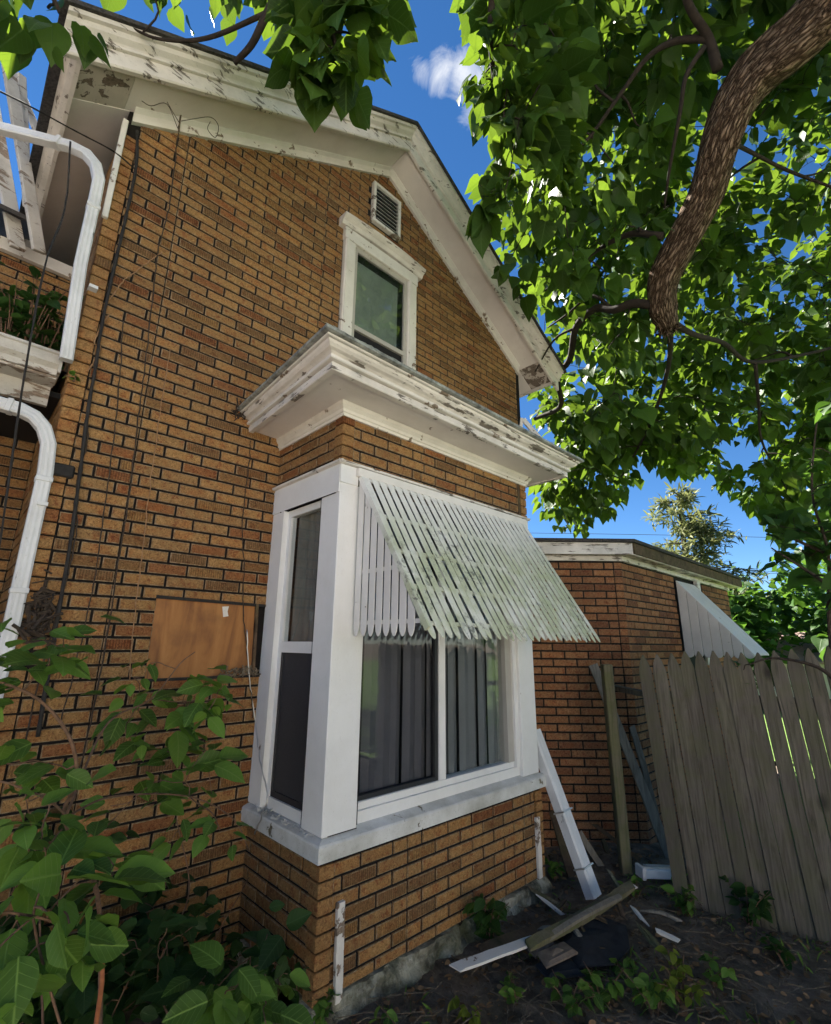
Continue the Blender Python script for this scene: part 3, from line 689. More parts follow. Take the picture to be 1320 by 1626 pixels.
# side window
sw = holder('side_window', house)
MB().box((X0-.016, DW-.155, .645), (X0+.05, DW-.002, BZT-.155)).build('side_casing', WHITE, sw, bevel=.004)
MB().box((X0-.022, DW-.155, .645), (X0-.014, DW-.12, BZT-.155)).build('casing_bead', WHITE, sw)
wy0, wy1, wz0, wz1 = D+.165, DW-.155, .66, BZT-.155
fr = .035
MB().box((X0+.012, wy1-fr, wz0), (X0+.05, wy1, wz1)).build('window_frame', WHITE, sw)
MB().box((X0+.012, wy0, wz1-fr*1.2), (X0+.05, wy1-fr, wz1)).build('window_frame', WHITE, sw)
MB().box((X0+.004, wy0, wz0-.01), (X0+.05, wy1-fr, wz0+.045)).build('window_frame', WHITE, sw)
MB().box((X0+.010, wy0, 1.445), (X0+.05, wy1-fr, 1.505)).build('meeting_rail', WHITE, sw)
MB().box((X0+.026, wy0, 1.505), (X0+.03, wy1-fr, wz1-fr*1.2)).build('pane', GLASS, sw)
scr = MB().box((X0+.022, wy0, wz0+.045), (X0+.026, wy1-fr, 1.445)).build('insect_screen', SCREEN, sw)
for a, b in (((wy1-fr-.022, wz0+.045), (wy1-fr, 1.445)), ((wy0, wz0+.045), (wy1-fr-.022, wz0+.075))):
    MB().box((X0+.016, a[0], a[1]), (X0+.0225, b[0], b[1])).build('screen_frame', SCREENF, sw)
mbc = MB(); ys = np.linspace(wy0-.02, wy1-.02, 40); mbc.sweep([(0, 1.5), (0, wz1)], list(ys), lambda y, a, b: (X0+.075+.022*math.sin(y*70)+.012*math.sin(y*31), y, b), close=False)
mbc.build('net_curtain', CURT, sw, smooth=True)
# front window
fw_ = holder('front_window', house)
gx0, gx1, gz0, gz1 = X0+PW, X1-.185, .645, BZT-.10
yg = D+.03
MB().box((gx0, yg-.012, gz0), (gx1, D+.10, .705)).build('window_frame', WHITE, fw_, bevel=.003)
MB().box((gx0, yg+.002, .705), (gx1, D+.10, .74)).build('window_frame', WHITE, fw_, bevel=.003)
MB().box((gx0, yg+.012, .74), (gx0+.02, D+.09, gz1)).build('window_frame', WHITE, fw_)
MB().box((gx1-.105, yg-.002, .74), (gx1-.04, D+.10, gz1)).build('window_frame', SASH, fw_)
MB().box((gx1-.04, yg-.02, .705), (gx1, D+.10, gz1)).build('window_frame', WHITE, fw_)
MB().box((gx0+.02, yg+.012, gz1-.05), (gx1-.105, D+.09, gz1)).build('window_frame', SCREENF, fw_)  # black top frame, its colour standing in for shade behind the slats
mxx = 2.285
MB().box((mxx-.026, yg+.004, .74), (mxx+.03, D+.09, gz1-.05)).build('mullion', WHITE, fw_, bevel=.003)
MB().box((mxx-.052, yg+.016, .74), (mxx-.026, D+.08, gz1-.05)).build('screen_frame', SCREENF, fw_)
MB().box((gx0+.02, yg+.016, .74), (mxx-.052, D+.08, .762)).build('screen_frame', SCREENF, fw_)
MB().box((gx0+.02, yg+.03, .762), (mxx-.052, yg+.034, gz1-.05)).build('pane', GLASSD, fw_)
MB().box((mxx+.03, yg+.03, .74), (gx1-.105, yg+.034, gz1-.05)).build('pane', GLASS, fw_)
bm_ = None; bw = .098; xk = gx0
while xk < gx1:
    if bm_ is None: bm_ = MB().add([(0, 0, .7), (bw*.5, -.008, .7), (bw+.004, .012, .7), (0, 0, 2.4), (bw*.5, -.008, 2.4), (bw+.004, .012, 2.4)], [(0, 1, 4, 3), (1, 2, 5, 4)]).mesh('blind_vane', BLIND)
    o = bpy.data.objects.new('blind_vane', bm_); COL.objects.link(o); o.parent = fw_; o.location = (xk, D+.105+rng.uniform(-.003, .003), 0); o.rotation_euler.z = rng.normal(0, .06); xk += bw
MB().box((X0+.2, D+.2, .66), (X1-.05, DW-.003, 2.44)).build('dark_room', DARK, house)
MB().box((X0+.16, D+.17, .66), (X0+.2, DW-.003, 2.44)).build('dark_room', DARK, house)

for a_, b_ in (((gx0-.002, D-.0135, .66), (gx0+.002, D-.0115, 2.33)), ((X0-.0135, D+.1655, .66), (X0-.0115, D+.1675, 2.28)), ((X0-.0215, D+.02, BZT-.157), (X0-.0125, DW-.1, BZT-.155)), ((X0+.02, D-.0135, .645), (X0+PW, D-.0115, .6485))):
    MB().box(a_, b_).build('open_seam', CABLE, house)
# bay cornice: mitred frieze, soffit, fascia, crown, flashing and roof
def ringpath(profile, mats, name, zadd=0):
    """profile (offset, z) swept round the three sides of the bay with mitres"""
    V = []; n = len(profile)
    rr = lambda o: X1+o*(1-.3*min(1, o/.25))
    path = [lambda o: (X0-o*.82, DW-.001), lambda o: (X0-o, D-o), lambda o: (rr(o), D-o), lambda o: (rr(o), DW-.001)]
    for p in path:
        for o, z in profile: x, y = p(o); V.append((x, y, z))
    F = []
    for i in range(3):
        for k in range(n): F.append((i*n+k, i*n+(k+1) % n, (i+1)*n+(k+1) % n, (i+1)*n+k))
    F.append(tuple(range(n-1, -1, -1))); F.append(tuple(3*n+k for k in range(n)))
    return MB().add(V, F).build(name, mats, house)
ringpath([(0, 2.735), (.022, 2.735), (.022, 2.752), (.03, 2.757), (.034, 2.772), (.05, 2.79), (.055, 2.81), (0, 2.81)], WHITE2, 'bay_frieze')
ringpath([(.0, 2.811), (.272, 2.811), (.272, 2.83), (0, 2.83)], SOFFIT, 'bay_soffit')
ringpath([(.255, 2.797), (.286, 2.797), (.29, 2.802), (.29, 2.836), (.284, 2.842), (.255, 2.842)], FLAKYX, 'bay_fascia')
ringpath([(.255, 2.843), (.308, 2.843), (.313, 2.848), (.313, 2.858), (.255, 2.858)], WHITE2, 'bay_bead')
ringpath([(.255, 2.859), (.302, 2.859), (.306, 2.868), (.318, 2.876), (.338, 2.882), (.352, 2.893), (.358, 2.906), (.255, 2.906)], FLAKYX, 'bay_crown')
ringpath([(.25, 2.907), (.372, 2.907), (.376, 2.911), (.376, 2.917), (.25, 2.917)], WHITE2, 'bay_fillet')
ringpath([(.25, 2.918), (.392, 2.916), (.402, 2.92), (.402, 2.936), (.25, 2.942)], FLASH, 'bay_drip_edge')
MB().add([(X0-.32, DW, 2.94), (X0-.39, D-.39, 2.94), (X1+.27, D-.39, 2.94), (X1+.27, DW, 2.94), (X0+.1, DW, 3.10), (X1-.1, DW, 3.10)],
         [(0, 1, 4), (1, 2, 5, 4), (2, 3, 5)]).build('bay_roof', ROOFM, house)
# lifted, torn edge of the roofing felt
mbf = MB(); nn = 60; xs_ = np.linspace(X0-.395, X1+.275, nn)
for i in range(nn-1):
    if rng.random() < .8:
        h = .012+.022*abs(mnoise.noise(Vector((xs_[i]*5, 1, 2)))); mbf.add([(xs_[i], D-.404, 2.932), (xs_[i+1]-.004, D-.404, 2.932), (xs_[i+1]-.006, D-.37, 2.945+h), (xs_[i]+.003, D-.37, 2.945+h*rng.uniform(.6, 1.2)), (xs_[i], D-.40, 2.926), (xs_[i+1]-.004, D-.40, 2.926)], [(0, 1, 2, 3), (4, 5, 1, 0)])
o = mbf.build('torn_flashing', FLASH, house); o['kind'] = 'stuff'
# rot and debris at the wall end of the cornice
mbn = MB(); c0 = np.array([X0-.30, DW-.02, 2.90])
for i in range(40):
    p = c0+rng.normal(0, 1, 3)*np.array([.03, .012, .025]); d = rng.normal(0, 1, 3)*.04; mbn.tube([p-d*.5, p+d*.5], rng.uniform(.0015, .005), 4)
o = mbn.build('rotted_debris', VINE, house); o['kind'] = 'stuff'

# loose white bracket pieces beside the right house corner, above the bay roof
brk = holder('loose_bracket', house)
MB().beam(dep(829, 664, 4.75), dep(826, 692, 4.7), .03, .025, n_cam).build('upright', WHITE2, brk, bevel=.003)
MB().beam(dep(831, 666, 4.74), dep(862, 702, 4.66), .045, .025, n_cam).build('brace', WHITE2, brk, bevel=.003)
# slatted awning over the front window
aw = holder('awning', house); aw['label'] = 'white slatted awning stained with green mildew'
ax0, ax1 = 1.548, 3.155
AT = np.array([0, D-.035, 2.405]); AB = np.array([0, 1.535, 1.535]); dv = (AB-AT); al = np.linalg.norm(dv); dv /= al; anrm = np.cross(dv, (1, 0, 0)); anrm = anrm if anrm[1] < 0 else -anrm
nsl = 27; pt = (ax1-ax0)/nsl
def slat_mesh(width, length, thick, taper=.055, shear=0):
    """pointed, round shouldered slat, hanging down local -z; outward face -y"""
    w = width/2; out_ = [(-w, w*shear), (w, -w*shear), (w, -length+taper), (w*.8, -length+taper*.45), (w*.38, -length+taper*.1), (0, -length), (-w*.38, -length+taper*.1), (-w*.8, -length+taper*.45), (-w, -length+taper)]
    n = len(out_); c = thick*.3
    V = [(x, thick/2, z) for x, z in out_]+[(x, -thick/2+c, z) for x, z in out_]+[(x*.9, -thick/2, z+(c if z < -.01 else 0)) for x, z in out_]
    F = [tuple(range(n-1, -1, -1)), tuple(range(2*n, 3*n))]
    for l in (0, n):
        for k in range(n): F.append((l+k, l+(k+1) % n, l+n+(k+1) % n, l+n+k))
    return MB().add(V, F)
sm = slat_mesh(pt*.71, al+.02, .004).mesh('slat', AWN)
ez = -dv; ey = -anrm
for i in range(nsl):
    o = bpy.data.objects.new('slat', sm); COL.objects.link(o); o.parent = aw
    P = AT+np.array([ax0+pt*(i+.5)+rng.normal(0, .0012), 0, 0])+anrm*.006+dv*rng.normal(0, .004); th = rng.normal(0, .0045)
    ex = np.array([math.cos(th), 0, 0])+dv*math.sin(th); e3 = ez*math.cos(th)+np.array([math.sin(th), 0, 0])
    o.matrix_world = Matrix(((ex[0], ey[0], e3[0], P[0]), (ex[1], ey[1], e3[1], P[1]), (ex[2], ey[2], e3[2], P[2]), (0, 0, 0, 1)))
for t in (.02, .29, .52, .735, .935):
    P = AT+dv*al*t-anrm*.004
    MB().beam(P+np.array([ax0, 0, 0]), P+np.array([ax1, 0, 0]), .026 if t < .9 else .02, .009, anrm).build('batten', AWN, aw)
MB().box((ax0-.02, D-.05, 2.395), (ax1+.01, D-.021, 2.443)).build('top_rail', AWN2, aw, bevel=.003)
# side panels: upright slats under the slope
for sgn, xx in ((-1, ax0+.004), (1, ax1-.004)):
    npn = 9; py = (D-.02-(1.535+.02))/npn
    for i in range(npn):
        y = D-.022-py*(i+.5); t = (AT[1]-y)/(AT[1]-AB[1]); zt = AT[2]+(AB[2]-AT[2])*max(0, t)-.02; ln = zt-1.532
        if ln < .07: continue
        me = slat_mesh(py*.8, ln, .004, .05, (AT[2]-AB[2])/(AT[1]-AB[1])).mesh('side_slat', AWN2)
        o = bpy.data.objects.new('side_slat', me); COL.objects.link(o); o.parent = aw
        o.matrix_world = Matrix(((0, 1, 0, xx), (-1, 0, 0, y), (0, 0, 1, zt), (0, 0, 0, 1))) if sgn < 0 else Matrix(((0, -1, 0, xx), (-1, 0, 0, y), (0, 0, 1, zt), (0, 0, 0, 1)))
    for z in (1.60, 1.86):
        ye = AT[1]+(AB[1]-AT[1])*(AT[2]-z)/(AT[2]-AB[2])
        MB().beam((xx-sgn*.008, D-.022, z), (xx-sgn*.008, ye+.01, z), .02, .007, (1, 0, 0)).build('side_batten', AWN2, aw)
MB().beam(AT+np.array([ax0+.004, .0, -.01]), AB+np.array([ax0+.004, 0, .03]), .03, .012, (1, 0, 0)).build('side_rail', AWN, aw)

# ---------------- left wing of the house, porch gutter and downspouts
YW = 3.9
wing = MB().box((-5, YW, -.3), (XL-.002, YW+3.5, 4.1)).build('left_wing_wall', JOINT, house)
bs.wall(wing, (0, YW, 0), (1, 0, 0), (0, -1, 0), -1.6, XL-.012, -.1, 4.02, (), (), .02, .05)
MB().box((-5, YW-.05, 4.02), (XL-.004, YW-.012, 4.11)).build('wing_frieze', WHITE2, house)
MB().add([(-5, YW-.3, 4.13), (-.04, YW-.3, 4.13), (-.04, YW+1.75, 5.2), (-5, YW+1.75, 5.2), (-5, YW-.3, 4.16), (-.04, YW-.3, 4.16), (-.04, YW+1.75, 5.23), (-5, YW+1.75, 5.23)], [(3, 2, 1, 0), (4, 5, 6, 7), (0, 1, 5, 4), (1, 2, 6, 5), (3, 0, 4, 7)]).build('wing_roof', ROOFM, house)
YG = 2.90
gz = 2.80
MB().box((-4, YG-.02, gz-.015), (.205, YG+.10, gz)).build('porch_gutter', GUTM, house)
MB().sweep([(0, 0), (-.015, .0), (-.02, .03), (-.045, .05), (-.05, .095), (-.06, .1), (-.06, .112), (-.04, .112), (0, .02)], [-4, .208], lambda x, a, b: (x, YG-.02+a, gz+b)).build('porch_gutter', GUTM, house)
MB().box((.2, YG-.075, gz+.0), (.212, YG+.1, gz+.11)).build('gutter_end_cap', GUTM, house)
MB().box((-4, YG+.1, gz-.12), (.2, YG+.13, gz+.08)).build('porch_fascia', GUTM, house)
MB().box((-4, YG+.13, gz-.05), (XL-.01, YW-.015, gz-.02)).build('porch_ceiling', DARK, house)
MB().add([(-4, YG+.04, gz+.07), (XL-.01, YG+.04, gz+.07), (XL-.01, YW-.014, gz+.35), (-4, YW-.014, gz+.35)], [(0, 1, 2, 3)]).build('porch_roof', ROOFM, house)
def rect_tube(pts, wd, dp, name, mat, parent, side=(1, 0, 0)):
    pts = [np.array(p, float) for p in pts]; V = []; n = len(pts); sd = np.array(side, float)
    for i, p in enumerate(pts):
        t = pts[min(i+1, n-1)]-pts[max(i-1, 0)]; t /= np.linalg.norm(t); nf = np.array([0, -1., 0]); nf -= t*(nf@t); nf /= np.linalg.norm(nf); u = np.cross(t, nf)
        for a, b in ((-.5, -.36), (-.36, -.5), (-.15, -.46), (0, -.5), (.15, -.46), (.36, -.5), (.5, -.36), (.5, .5), (-.5, .5)): V.append(p+u*a*wd-nf*b*dp*1.0)
    k = 9; F = [tuple(range(k-1, -1, -1)), tuple((n-1)*k+i for i in range(k))]
    for i in range(n-1):
        for j in range(k): F.append((i*k+j, i*k+(j+1) % k, (i+1)*k+(j+1) % k, (i+1)*k+j))
    return MB().add(V, F).build(name, mat, parent)
YD = 2.78
def collar(A, B, t, w_, d_): P = A+(B-A)*t; dd = (B-A)/np.linalg.norm(B-A); MB().beam(P-dd*.012, P+dd*.012, w_*1.12, d_*1.2, (0, -1, 0)).build('pipe_collar', DOWNM, house, bevel=.003)
top = [onY(0-160, 165, 3.3), onY(0, 203, 3.1), onY(75, 222, 2.95), onY(112, 232, 2.88), onY(138, 245, 2.83), onY(152, 262, 2.80), onY(157, 285, YD), onY(150, 320, YD), onY(128, 420, YD), onY(105, 572, YD)]
top = [np.array([-.78, YW-.28, 4.16]), np.array([-.74, YW-.33, 4.10])]+top
rect_tube(top, .056, .046, 'downspout', DOWNM, house)
low = [onY(-60, 612, YD+.1), onY(0, 641, YD+.08), onY(32, 650, YD+.06), onY(55, 662, YD+.04), onY(70, 680, YD+.03), onY(77, 705, YD+.02), onY(72, 750, YD+.02), onY(45, 870, YD+.02), onY(20, 985, YD+.02), onY(-5, 1085, YD+.02)]
low = [np.array([low[0][0]-.02, low[0][1]+.02, gz+.0])]+low+[np.array([low[-1][0], low[-1][1], .1]), np.array([low[-1][0]-.02, low[-1][1]-.1, .0])]
rect_tube(low, .06, .05, 'downspout', DOWNM, house)
for pts_, t_, w_, d_ in ((top[9:11], .1, .056, .046), (top[4:6], .5, .056, .046), (low[7:9], .1, .06, .05), (low[8:10], .6, .06, .05), (low[2:4], .5, .06, .05)): collar(pts_[0], pts_[1], t_, w_, d_)
for px, py in ((143, 458), (62, 800)):
    q = onY(px, py, YD+.02); MB().box((q[0]-.01, YD-.02, q[2]-.012), (q[0]+.03, DW, q[2]+.006)).build('downspout_strap', DOWNM, house)
# dangling pieces of the broken wing gutter, standing against the sky
for k, (a, b, wd) in enumerate((((6, 60), (62, 400), .075), ((34, 120), (44, 330), .05), ((-22, 120), (28, 395), .09), ((0, 70), (62, 215), .05))):
    A = onY(*a, 3.62+.05*k); B = onY(*b, 3.60+.05*k); MB().beam(A, B, wd, .03, (.35, -1, .1)).build('broken_gutter_board', GUTM, house, bevel=.004)
bs.build(house)

# ------------------------------------------------------------------ low rear wing with canted corner
ann = thing('brick_annex', 'low flat roofed brick annex with canted corner behind the fence', 'annex')
e1 = np.array([math.cos(YAW), -math.sin(YAW), 0]); n1 = np.array([-math.sin(YAW), -math.cos(YAW), 0]); CC = np.array([4.40, 1.877, 0])
AZ = 2.255
LFT = CC-e1*1.32
aw1 = MB().add([LFT+[0, 0, -.3], CC+[0, 0, -.3], CC+[0, 0, AZ], LFT+[0, 0, AZ]], [(0, 1, 2, 3)]).build('canted_wall', JOINT, ann)
aw2 = MB().add([CC+[0, 0, -.3], (7.75, CC[1], -.3), (7.75, CC[1], AZ), CC+[0, 0, AZ], (7.75, 6, -.3), (7.75, 6, AZ)], [(0, 1, 2, 3), (1, 4, 5, 2)]).build('front_wall', JOINT, ann)
ab = BrickSet(RED, REDP, 300, REDGE)
ab.wall(aw1, LFT, e1, n1, .0, 1.32-.075, -.05, AZ-.005, (), (), .02, .03, 0)
ab.wall(aw2, CC, (1, 0, 0), (0, -1, 0), .004, 3.34, -.05, AZ-.005, (), [(1.30, 2.25, 1.3, 2.3)], .02, .05, 0)
for k in range(-1, 34):
    za = .02+k*PITCH_Z
    if za+.05 < AZ: ab.items.append((aw1, LFT-n1*.0+n1*.006, e1, n1, [(1.32-.068, za), (1.32+.004, za), (1.32+.004, za+PITCH_Z-GAP*.8), (1.32-.068, za+PITCH_Z-GAP*.8)], int(rng.choice(3, p=REDP)), True))
ab.build(ann)
def offs(o):
    # outline of the roof edge pushed out by o
    P1 = LFT+n1*o; y2 = CC[1]-o; t = (y2-P1[1])/e1[1]; return P1-e1*.0, P1+e1*t, np.array([7.75+o, y2, 0]), np.array([7.75+o, 6, 0])
def edge_band(o_in, o_out, z0, z1, name, mat, dz=0):
    a = offs(o_in); b = offs(o_out); V = []
    for p, q in zip(a, b): V += [(p[0], p[1], z0), (q[0], q[1], z0+dz), (q[0], q[1], z1), (p[0], p[1], z1)]
    F = [(0, 1, 2, 3), (15, 14, 13, 12)]
    for i in range(3):
        for k in range(4): F.append((i*4+k, i*4+(k+1) % 4, i*4+4+(k+1) % 4, i*4+4+k))
    return MB().add(V, F).build(name, mat, ann)
edge_band(0, .025, AZ-.01, AZ+.035, 'eave_trim', FLAKYX)
edge_band(0, .14, AZ+.036, AZ+.05, 'eave_soffit', SOFFIT_P)
edge_band(.115, .142, AZ+.03, AZ+.135, 'eave_fascia', FLAKYX)
a = offs(.16); MB().beam(np.array([a[1][0]+.02, a[1][1]+.012, AZ+.085]), np.array([a[2][0]-.02, a[2][1]+.012, AZ+.085]), .095, .02, (0, -1, 0)).build('rotten_fascia_board', BROWNW, ann)
a = offs(.178); MB().add([(p[0], p[1], AZ+.136) for p in a]+[(LFT[0], 6, AZ+.3)]+[(p[0], p[1], AZ+.165) for p in a]+[(LFT[0], 6, AZ+.33)],
    [(0, 1, 2, 3, 4), (9, 8, 7, 6, 5), (0, 1, 6, 5), (1, 2, 7, 6), (2, 3, 8, 7)]).build('annex_roof', ROOFM, ann)
# its own awning
an2 = holder('awning', ann); an2['label'] = 'small plain white awning'
bx0, bx1, by, bz0, bz1, bo = 5.72, 6.32, CC[1]-.02, 1.42, 2.19, .62
T = np.array([0, by, bz1]); B = np.array([0, by-bo, bz0]); dv2 = (B-T); l2 = np.linalg.norm(dv2); dv2 /= l2; nn2 = np.cross(dv2, (1, 0, 0)); nn2 = nn2 if nn2[1] < 0 else -nn2
n2 = 12; p2 = (bx1-bx0)/n2; sm2 = slat_mesh(p2*.93, l2, .012, .03).mesh('slat', AWN2)
for i in range(n2):
    o = bpy.data.objects.new('slat', sm2); COL.objects.link(o); o.parent = an2; P = T+np.array([bx0+p2*(i+.5), 0, 0])
    o.matrix_world = Matrix(((1, -nn2[0], -dv2[0], P[0]), (0, -nn2[1], -dv2[1], P[1]), (0, -nn2[2], -dv2[2], P[2]), (0, 0, 0, 1)))
for i in range(7):
    py = bo/7; y = by-py*(i+.5); t = (by-y)/bo; zt = bz1+(bz0-bz1)*t-.01; ln = zt-bz0+.03
    if ln < .06: continue
    me = slat_mesh(py*.95, ln, .012, .03, (bz1-bz0)/bo).mesh('side_slat', AWN2); o = bpy.data.objects.new('side_slat', me); COL.objects.link(o); o.parent = an2
    o.matrix_world = Matrix(((0, 1, 0, bx0), (-1, 0, 0, y), (0, 0, 1, zt), (0, 0, 0, 1)))
MB().box((bx1+.02, CC[1]-.05, 1.3), (bx1+.12, CC[1]-.01, 2.25)).build('window_casing', FLAKYX, ann)
MB().box((bx0-.02, CC[1]-.02, 1.0), (bx1+.02, CC[1]-.012, 2.2)).build('dark_pane', DARK, ann)

# ------------------------------------------------------------------ picket fence
fence = thing('picket_fence', 'weathered grey brown wooden picket fence leaning in front of the annex', 'fence')
B0 = np.array([3.685, 1.38, 0]); B1 = np.array([3.853, .73, 0]); fd = (B1-B0)/np.linalg.norm(B1-B0); fn = np.array([fd[1], -fd[0], 0]); fn = fn if fn@np.array([-1, 0, 0]) > 0 else -fn
def onfence(x, y):
    r = ray(x, y); t = ((B0-CAM)@fn)/(r@fn); return CAM+r*t
tops = [(1022, 1040), (1043, 1039), (1066, 1037), (1087, 1034), (1109, 1034), (1132, 1033), (1154, 1035), (1177, 1036), (1203, 1036), (1229, 1033), (1256, 1030), (1283, 1029)]
tp = [onfence(*t) for t in tops]; s_top = [float((t-B0)@fd) for t in tp]; stp = (s_top[-1]-s_top[0])/11
for i in range(14): s_top.append(s_top[11]+stp*(i+1)); tp.append(np.array([0, 0, tp[11][2]+rng.normal(0, .01)]))
for i, s in enumerate(s_top):
    zt = tp[i][2]; sb = i*stp*1.01+.0; lean = s-sb if i < 12 else (s_top[11]-11*stp*1.01)*max(0, 1-(i-11)/10)
    if i >= 12: s = sb+lean
    gl = max(s_top[min(i+1, len(s_top)-1)]-s, s-s_top[max(i-1, 0)], stp); wd = min(gl, stp*1.03)*rng.uniform(.945, .975); alt = fn*(.004*(-1)**i); A = B0+fd*sb+np.array([0, 0, -.12])+fn*rng.normal(0, .002)+alt; Bt = B0+fd*s+np.array([0, 0, zt])+fn*rng.normal(0, .003)+alt
    if i == 0: A = A+fn*.07; Bt = Bt+fn*.03
    t = Bt-A; ln = np.linalg.norm(t); t /= ln; side = fd-t*(fd@t); side /= np.linalg.norm(side); nr = np.cross(side, t); w = wd/2; th = .019
    prof = [(-w, 0), (w, 0), (w*rng.uniform(.96, 1.02), ln-.11), (w*.62, ln-.05), (w*.1, ln), (-w*.1, ln), (-w*.66, ln-.052), (-w*rng.uniform(.96, 1.02), ln-.115)]
    n = len(prof); V = [A+side*a+t*b+nr*th/2 for a, b in prof]+[A+side*a+t*b-nr*th/2 for a, b in prof]
    F = [tuple(range(n)), tuple(range(2*n-1, n-1, -1))]+[(k, (k+1) % n, n+(k+1) % n, n+k) for k in range(n)]
    MB().add(V, F).build('picket', FENCE, fence, bevel=.002)
for z in (.28, 1.16):
    MB().beam(B0+fd*-.02-fn*.035+[0, 0, z], B0+fd*stp*25-fn*.035+[0, 0, z], .085, .035, fn).build('rail', FENCE, fence)
MB().beam(np.array([4.13, 1.93, 1.17]), B0-fn*.035+fd*.02+[-.03, .03, 1.16], .07, .035, (0, 0, 1)).build('rail', FENCE, fence)
for sx_ in (12.5, 25):
    MB().beam(B0+fd*stp*sx_-fn*.1+[0, 0, -.2], B0+fd*stp*sx_-fn*.1+[0, 0, 1.35], .09, .09, fn).build('post', FENCE, fence)
PB = onZ(991, 1345, .13); PTz = onX(972, 1055, PB[0])
mbp = MB(); mbp.beam(PB+[0, 0, -.4], (PB[0]-.01, PB[1]+.005, PTz[2]), .072, .072, n1)
tag(mbp.build('fence_post', POSTM, bevel=.006), 'upright mossy green square post against the canted annex wall', 'post')
def rough(A, B, wd, thk, nrm, mat, name, n=7):
    A = np.array(A, float); B = np.array(B, float); t = (B-A)/np.linalg.norm(B-A); nr = np.array(nrm, float); nr = nr-t*(nr@t); nr /= np.linalg.norm(nr); u = np.cross(t, nr); V = []
    bow = rng.normal(0, .012)
    for i in range(n+1):
        f = i/n; P = A+(B-A)*f+nr*bow*math.sin(math.pi*f); e0, e1_ = wd/2*rng.uniform(.88, 1.03), wd/2*rng.uniform(.88, 1.03); k = .5 if i in (0, n) else 1
        s0, s1 = (rng.uniform(-.03, .03), rng.uniform(-.03, .03)) if i in (0, n) else (0, 0)
        V += [P-u*e0+t*s0-nr*thk/2*k, P+u*e1_+t*s1-nr*thk/2*k, P+u*e1_+t*s1+nr*thk/2*k, P-u*e0+t*s0+nr*thk/2*k]
    F = [(0, 1, 2, 3), (4*n+3, 4*n+2, 4*n+1, 4*n)]+[(i*4+k, i*4+(k+1) % 4, i*4+4+(k+1) % 4, i*4+4+k) for i in range(n) for k in range(4)]
    return MB().add(V, F).build(name, mat)
def board(name, a, da, b, db, wd, thk, mat, label, cat='board', nrm=n1, group=None, bev=.003):
    return tag(rough(dep(*a, da), dep(*b, db), wd, thk, nrm, mat, name), label, cat, group)
board('leaning_board', (943, 1058), 4.12, (1064, 1362), 3.62, .075, .022, GREYW, 'long grey weathered board leaning behind the mossy post')
board('leaning_board', (1003, 1150), 4.05, (1050, 1330), 3.72, .05, .02, GREYW, 'short narrow grey board leaning right of the mossy post')
board('leaning_board', (880, 1295), 3.55, (918, 1425), 3.3, .06, .03, BROWNW, 'dark brown board leaning behind the fallen white downspout')
board('leaning_board', (918, 1318), 3.6, (964, 1390), 3.45, .045, .02, GREYW, 'splintered pale board right of the fallen white downspout')
board('broken_stick', (943, 1308), 3.75, (1020, 1368), 3.45, .03, .022, BROWNW, 'brown broken stick slanting in front of the mossy post', 'stick')
board('broken_stick', (958, 1335), 3.7, (975, 1385), 3.55, .03, .03, BROWNW, 'short rusty stub under the slanting brown stick', 'stick')
# fallen downspout
A = onX(848, 1160, 3.28); B = onZ(944, 1424, -.03)
fds = thing('fallen_downspout', 'white metal downspout leaning from the bay sill to the ground', 'downspout')
o = rect_tube([A, A+(B-A)*.3, A+(B-A)*.65, B], .1, .07, 'pipe', DOWNM, fds)
for t in (.52, .84):
    P = A+(B-A)*t; dd = (B-A)/np.linalg.norm(B-A); MB().beam(P-dd*.004, P+dd*.004, .116, .085, (0, -1, 0)).build('strap', METALW, fds)
    rect = P-np.cross(dd, (0, -1, 0))*.06; MB().tube([rect, rect+np.array([-.03, -.02, -.012])], .003, 5).build('strap_end', METALW, fds)
# gutter offcut
q = onZ(1045, 1385, .02); gd = rt2 = np.array([math.cos(YAW-.1), -math.sin(YAW-.1), -.06])
go = thing('gutter_offcut', 'short white gutter offcut lying beside the first fence picket', 'gutter')
MB().beam(q-gd*.11, q+gd*.15, .09, .055, (0, 0, 1)).build('trough', DOWNM, go, bevel=.006)
MB().beam(q-gd*.11+[0, 0, .03], q+gd*.15+[0, 0, .03], .05, .012, (0, 0, 1)).build('groove', GUTM, go)
MB().beam(q-gd*.135, q-gd*.108, .1, .07, (0, 0, 1)).build('end_cap', SOFFIT, go, bevel=.004)
